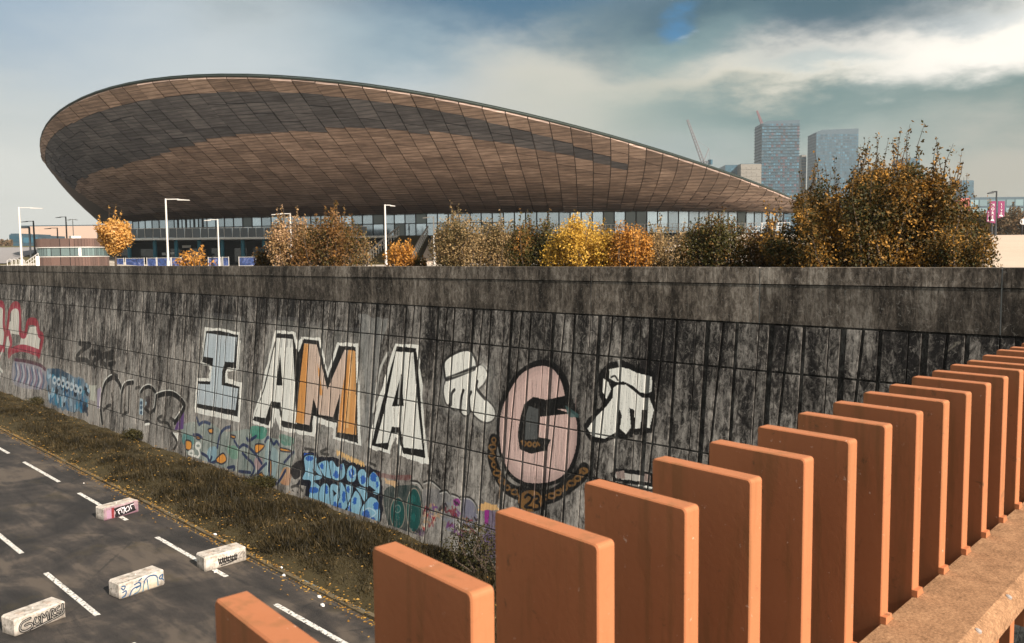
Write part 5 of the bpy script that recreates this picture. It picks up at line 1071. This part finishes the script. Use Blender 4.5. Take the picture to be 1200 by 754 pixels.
# ---------------------------------------------------------------- far buildings and towers
def facade_mat(name, c, gl=.25, rough=.35):
    m, t = newmat(name); isl = t.n('ShaderNodeNewGeometry').outputs['Random Per Island']; cc = t.ramp(isl, [(0, tuple(v*.5 for v in c)), (.45, c), (.85, tuple(min(1, v*1.35) for v in c)), (1, tuple(min(1, v*2.1) for v in c))]); principled(t, cc, rough); return m
M['tw_body'] = plain('tower_frame', (.03, .065, .09), .6); M['tw_win'] = facade_mat('tower_windows', (.025, .075, .11)); M['low_win'] = facade_mat('low_building_windows', (.13, .20, .22)); M['tw_red'] = facade_mat('red_window_panels', (.06, .035, .045)); M['tw_pale'] = plain('pale_facade', (.20, .185, .16), .8); M['pinkish'] = plain('pink_beige_cladding', (.46, .34, .27), .8, 0, .06, .05); M['redw'] = plain('red_facade', (.40, .10, .08), .7)
def tower(x0, x1, yt, yb, D, lb, body='tw_body', win='tw_win', fl=2.9, bay=2.2, dep=24, chamfer=0, red=False, name='tower', cat='tower'):
    a, b = px(x0, D), px(x1, D); zt_, zb_ = at((x0+x1)/2, yt, D)[2], at((x0+x1)/2, yb, D)[2]; zb_ = min(zb_, 9); o_ = dl(a, D, zb_); root = empty(name, o_, lb, cat)
    m = MB(o_); m.hexa([dl(a, D, zb_), dl(b, D, zb_), dl(b, D+dep, zb_), dl(a, D+dep, zb_)], [dl(a, D, zt_-chamfer), dl(a+(b-a)*.0 if not chamfer else b, D, zt_) if chamfer else dl(b, D, zt_), dl(b, D+dep, zt_), dl(a, D+dep, zt_-chamfer)]) if not chamfer else m.add([dl(u, v, z) for v in (D, D+dep) for u, z in ((a, zb_), (b, zb_), (b, zt_), (a+(b-a)*.14, zt_-chamfer*.25), (a, zt_-chamfer))], [(0, 1, 2, 3, 4), (9, 8, 7, 6, 5), (0, 5, 6, 1), (1, 6, 7, 2), (2, 7, 8, 3), (3, 8, 9, 4), (4, 9, 5, 0)])
    m.build('frame', M[body], root); nf = max(1, int((zt_-zb_-chamfer*.6)/fl)); nbx = max(1, int((b-a)/bay)); w1 = MB(o_); w2 = MB(o_); sl2 = MB(o_); rn = random.Random(int(x0))
    for f in range(nf):
        z = zb_+f*fl
        for j in range(nbx):
            u0 = a+(b-a)*j/nbx+.25; u1 = a+(b-a)*(j+1)/nbx-.25; 
            if rn.random() < .06: continue
            wm = w2 if red and rn.random() < (.55 if abs(j/nbx-.5) < .09 or j/nbx > .9 else .10) else w1; A = [dl(u0, D-.18, z+.7), dl(u1, D-.18, z+.7), dl(u1, D-.18, z+fl-.35), dl(u0, D-.18, z+fl-.35)]; wm.add(A+[v+FH*.3 for v in A], [(0, 1, 2, 3), (0, 4, 5, 1), (1, 5, 6, 2), (2, 6, 7, 3), (3, 7, 4, 0)])
        if red: sl2.hexa([dl(a-.9, D-.7, z), dl(b+.9, D-.7, z), dl(b+.9, D+dep, z), dl(a-.9, D+dep, z)], [dl(a-.9, D-.7, z+.3), dl(b+.9, D-.7, z+.3), dl(b+.9, D+dep, z+.3), dl(a-.9, D+dep, z+.3)])
        nd = max(2, int(dep/bay))
        for j in range(nd):
            v0 = D+dep*j/nd+.3; v1 = D+dep*(j+1)/nd-.3
            for uu, sg in ((a, -1), (b, 1)): w1.add([dl(uu+sg*.12, v0, z+.7), dl(uu+sg*.12, v1, z+.7), dl(uu+sg*.12, v1, z+fl-.35), dl(uu+sg*.12, v0, z+fl-.35)], [(0, 1, 2, 3)])
    w1.build('windows', M[win], root, kind='stuff')
    if w2.v: w2.build('red_panels', M['tw_red'], root, kind='stuff')
    if sl2.v: sl2.build('floor_slabs', M['tw_body'], root, kind='stuff')
    if chamfer: return root
    cf = 0; m = MB(o_); m.hexa([dl(a+.5+cf, D+.5, zt_), dl(b-.5, D+.5, zt_), dl(b-.5, D+dep*.5, zt_), dl(a+.5+cf, D+dep*.5, zt_)], [dl(a+.5+cf, D+.5, zt_+.5), dl(b-.5, D+.5, zt_+.5), dl(b-.5, D+dep*.5, zt_+.5), dl(a+.5+cf, D+dep*.5, zt_+.5)]); m.build('parapet', M['tw_body'], root); return root
tower(891, 934.5, 141, 300, 820, 'tall blue glass tower with red flecked panels behind the roof tip', chamfer=3, red=True)
tower(954, 1003, 151, 300, 850, 'second blue glass tower standing behind the biggest shrub', chamfer=4, win='tw_win', red=False)
tower(937.5, 943, 182, 300, 900, 'thin pale tower squeezed between the two glass towers', 'tw_pale', bay=2.5)
tower(849, 866, 194, 300, 700, 'low pale glass block behind the roof slope, left half', 'tw_win', bay=4)
tower(867, 891, 192.5, 300, 690, 'low beige block directly left of the red flecked tower', 'tw_pale', 'tw_pale', bay=4)
tower(1056, 1075, 186, 300, 800, 'stepped glass tower glimpsed right of the biggest shrub', 'tw_win')
tower(1075, 1081, 201, 300, 805, 'lower step of the glass tower right of the biggest shrub', 'tw_win')
tower(1124, 1138.5, 212, 300, 900, 'small square glass tower above the long low building', 'tw_win')
tower(1002, 1008, 181, 300, 880, 'slender grey tower just right of the second glass tower', 'tw_pale')
tower(1122, 1134, 232.5, 292, 420, 'red fronted end of the long low building beyond the plaza', 'redw', 'redw', name='building', cat='building', bay=4)
tower(1134.5, 1260, 232, 292, 424, 'long low glass fronted building beyond the plaza', 'tw_body', 'low_win', name='building', cat='building', fl=4.2, bay=4.5)
tower(1090, 1121.5, 236, 292, 426, 'dark brown building block partly hidden behind the biggest shrub', 'tw_body', 'tw_win', name='building', cat='building')
tower(12, 24, 275, 300, 420, 'small grey block at the far left beyond the path', 'tw_body', name='building', cat='building', fl=4, bay=4)
tower(24.5, 150, 265, 300, 440, 'long pink beige building low behind the pavilion', 'pinkish', 'pinkish', name='building', cat='building', fl=9, bay=14, dep=40)
tower(28, 46, 276, 300, 400, 'pale blue glazed hall in front of the pink beige building', 'tw_body', 'tw_win', name='building', cat='building', fl=3.5, bay=3)
for i, (xa, xb, lb) in enumerate([(-12, 4, 'distant grey tree clump at the far left edge'), (2, 13, 'distant grey tree clump beside the small grey block')]): shrub('tree', 0, xa, xb, 281, 'lf_far', 2500, .5, lb, 'tree', 0, D=330, depth=8, group='distant trees at the far left')
# tent shaped kiosk and mast glimpsed above the shrub
kb_ = land(1112, 70); root = empty('canopy_kiosk', kb_, 'dark peaked canopy with a white mast beyond the right of the biggest shrub', 'canopy'); zt_ = at(1112, 230, 70)[2]-kb_[2]
m = MB(); q = [RH*u+FH*v+(0, 0, zt_-1.9) for u, v in ((-.9, -.9), (.95, -.9), (.95, .9), (-.9, .9))]; m.add(q+[np.array([0, 0, zt_])], [(0, 1, 4), (1, 2, 4), (2, 3, 4), (3, 0, 4), (3, 2, 1, 0)]); m.build('canopy', M['darkmet'], root)
m = MB(); m.tube([(0, 0, -.2), (0, 0, zt_+.1)], .07, 8); m.build('mast', M['white'], root); m = MB(); m.tube([(0, 0, zt_-.2), RH*.75+(0, 0, zt_+1.4)], .02, 4); m.tube([(0, 0, zt_-.4), -RH*1.9+(0, 0, zt_-1.6)], .02, 4); m.build('stay', M['darkmet'], root)

# ---------------------------------------------------------------- cranes
M['crane'] = plain('crane_steel', (.16, .15, .16), .6, .2); M['cranered'] = plain('red_crane_steel', (.20, .06, .07), .6)
def lattice(m, a, b, w_, n, r):
    a = np.array(a, float); b = np.array(b, float); d = (b-a)/np.linalg.norm(b-a); s = FH*w_/2; u = np.cross(d, FH); u = u/np.linalg.norm(u)*w_/2
    C4 = [s+u, s-u, -s-u, -s+u]
    for c4 in C4: m.tube([a+c4, b+c4*.5], r, 4)
    for i in range(n):
        f0, f1 = i/n, (i+1)/n; p0, p1 = a+(b-a)*f0, a+(b-a)*f1
        for q_ in range(4): c0, c1 = C4[q_]*(1-.5*f0), C4[(q_+1) % 4]*(1-.5*f1); m.tube([p0+c0, p1+c1], r*.7, 3)
def crane(hx, hy, jx, jy, D, lb, mt, tail=True):
    h = at(hx, hy, D); j_ = at(jx, jy, D); base = dl(px(hx, D), D, 6.0); root = empty('tower_crane', base, lb, 'crane')
    m = MB(base); lattice(m, base, h, 2.0, 16, .22); m.build('tower', M[mt], root); m = MB(base); lattice(m, h, j_, 2.0, 14, .20); m.build('jib', M[mt], root)
    if tail:
        m = MB(base); c = h+RH*5+np.array([0, 0, .5]); lattice(m, h, c, 1.6, 3, .2); m.build('counter_jib', M[mt], root); m = MB(base); m.box(tuple(c-(1.2, 1.2, 1.8)), tuple(c+(1.2, 1.2, 1.6))); m.build('counterweight', M['tw_win'], root)
        ap = h+RH*4+np.array([0, 0, 10.]); m = MB(base); m.tube([h, ap], .35, 4); m.build('mast_head', M[mt], root); m = MB(base); m.tube([ap, h+(j_-h)*.55], .09, 3); m.tube([ap, c], .09, 3); m.build('stay_cable', M[mt], root)
crane(824, 191, 805.5, 140.5, 600, 'luffing tower crane with raised jib above the roof slope', 'crane'); crane(893, 146, 887, 130, 830, 'small red crane jib above the red flecked tower', 'cranered', False)

# ---------------------------------------------------------------- hazy autumn air
m, t = newmat('hazy_air'); pv = t.n('ShaderNodeVolumePrincipled', i={'Color': (.86, .92, .95, 1), 'Density': HAZE, 'Anisotropy': .3}); t.nt.links.new(pv.outputs[0], t.n('ShaderNodeOutputMaterial').inputs['Volume'])
if HAZE > 0: hz_ = MB().box((-1300, -1300, -1.2), (1300, 1300, 190)).build('haze', m, None, kind='stuff')
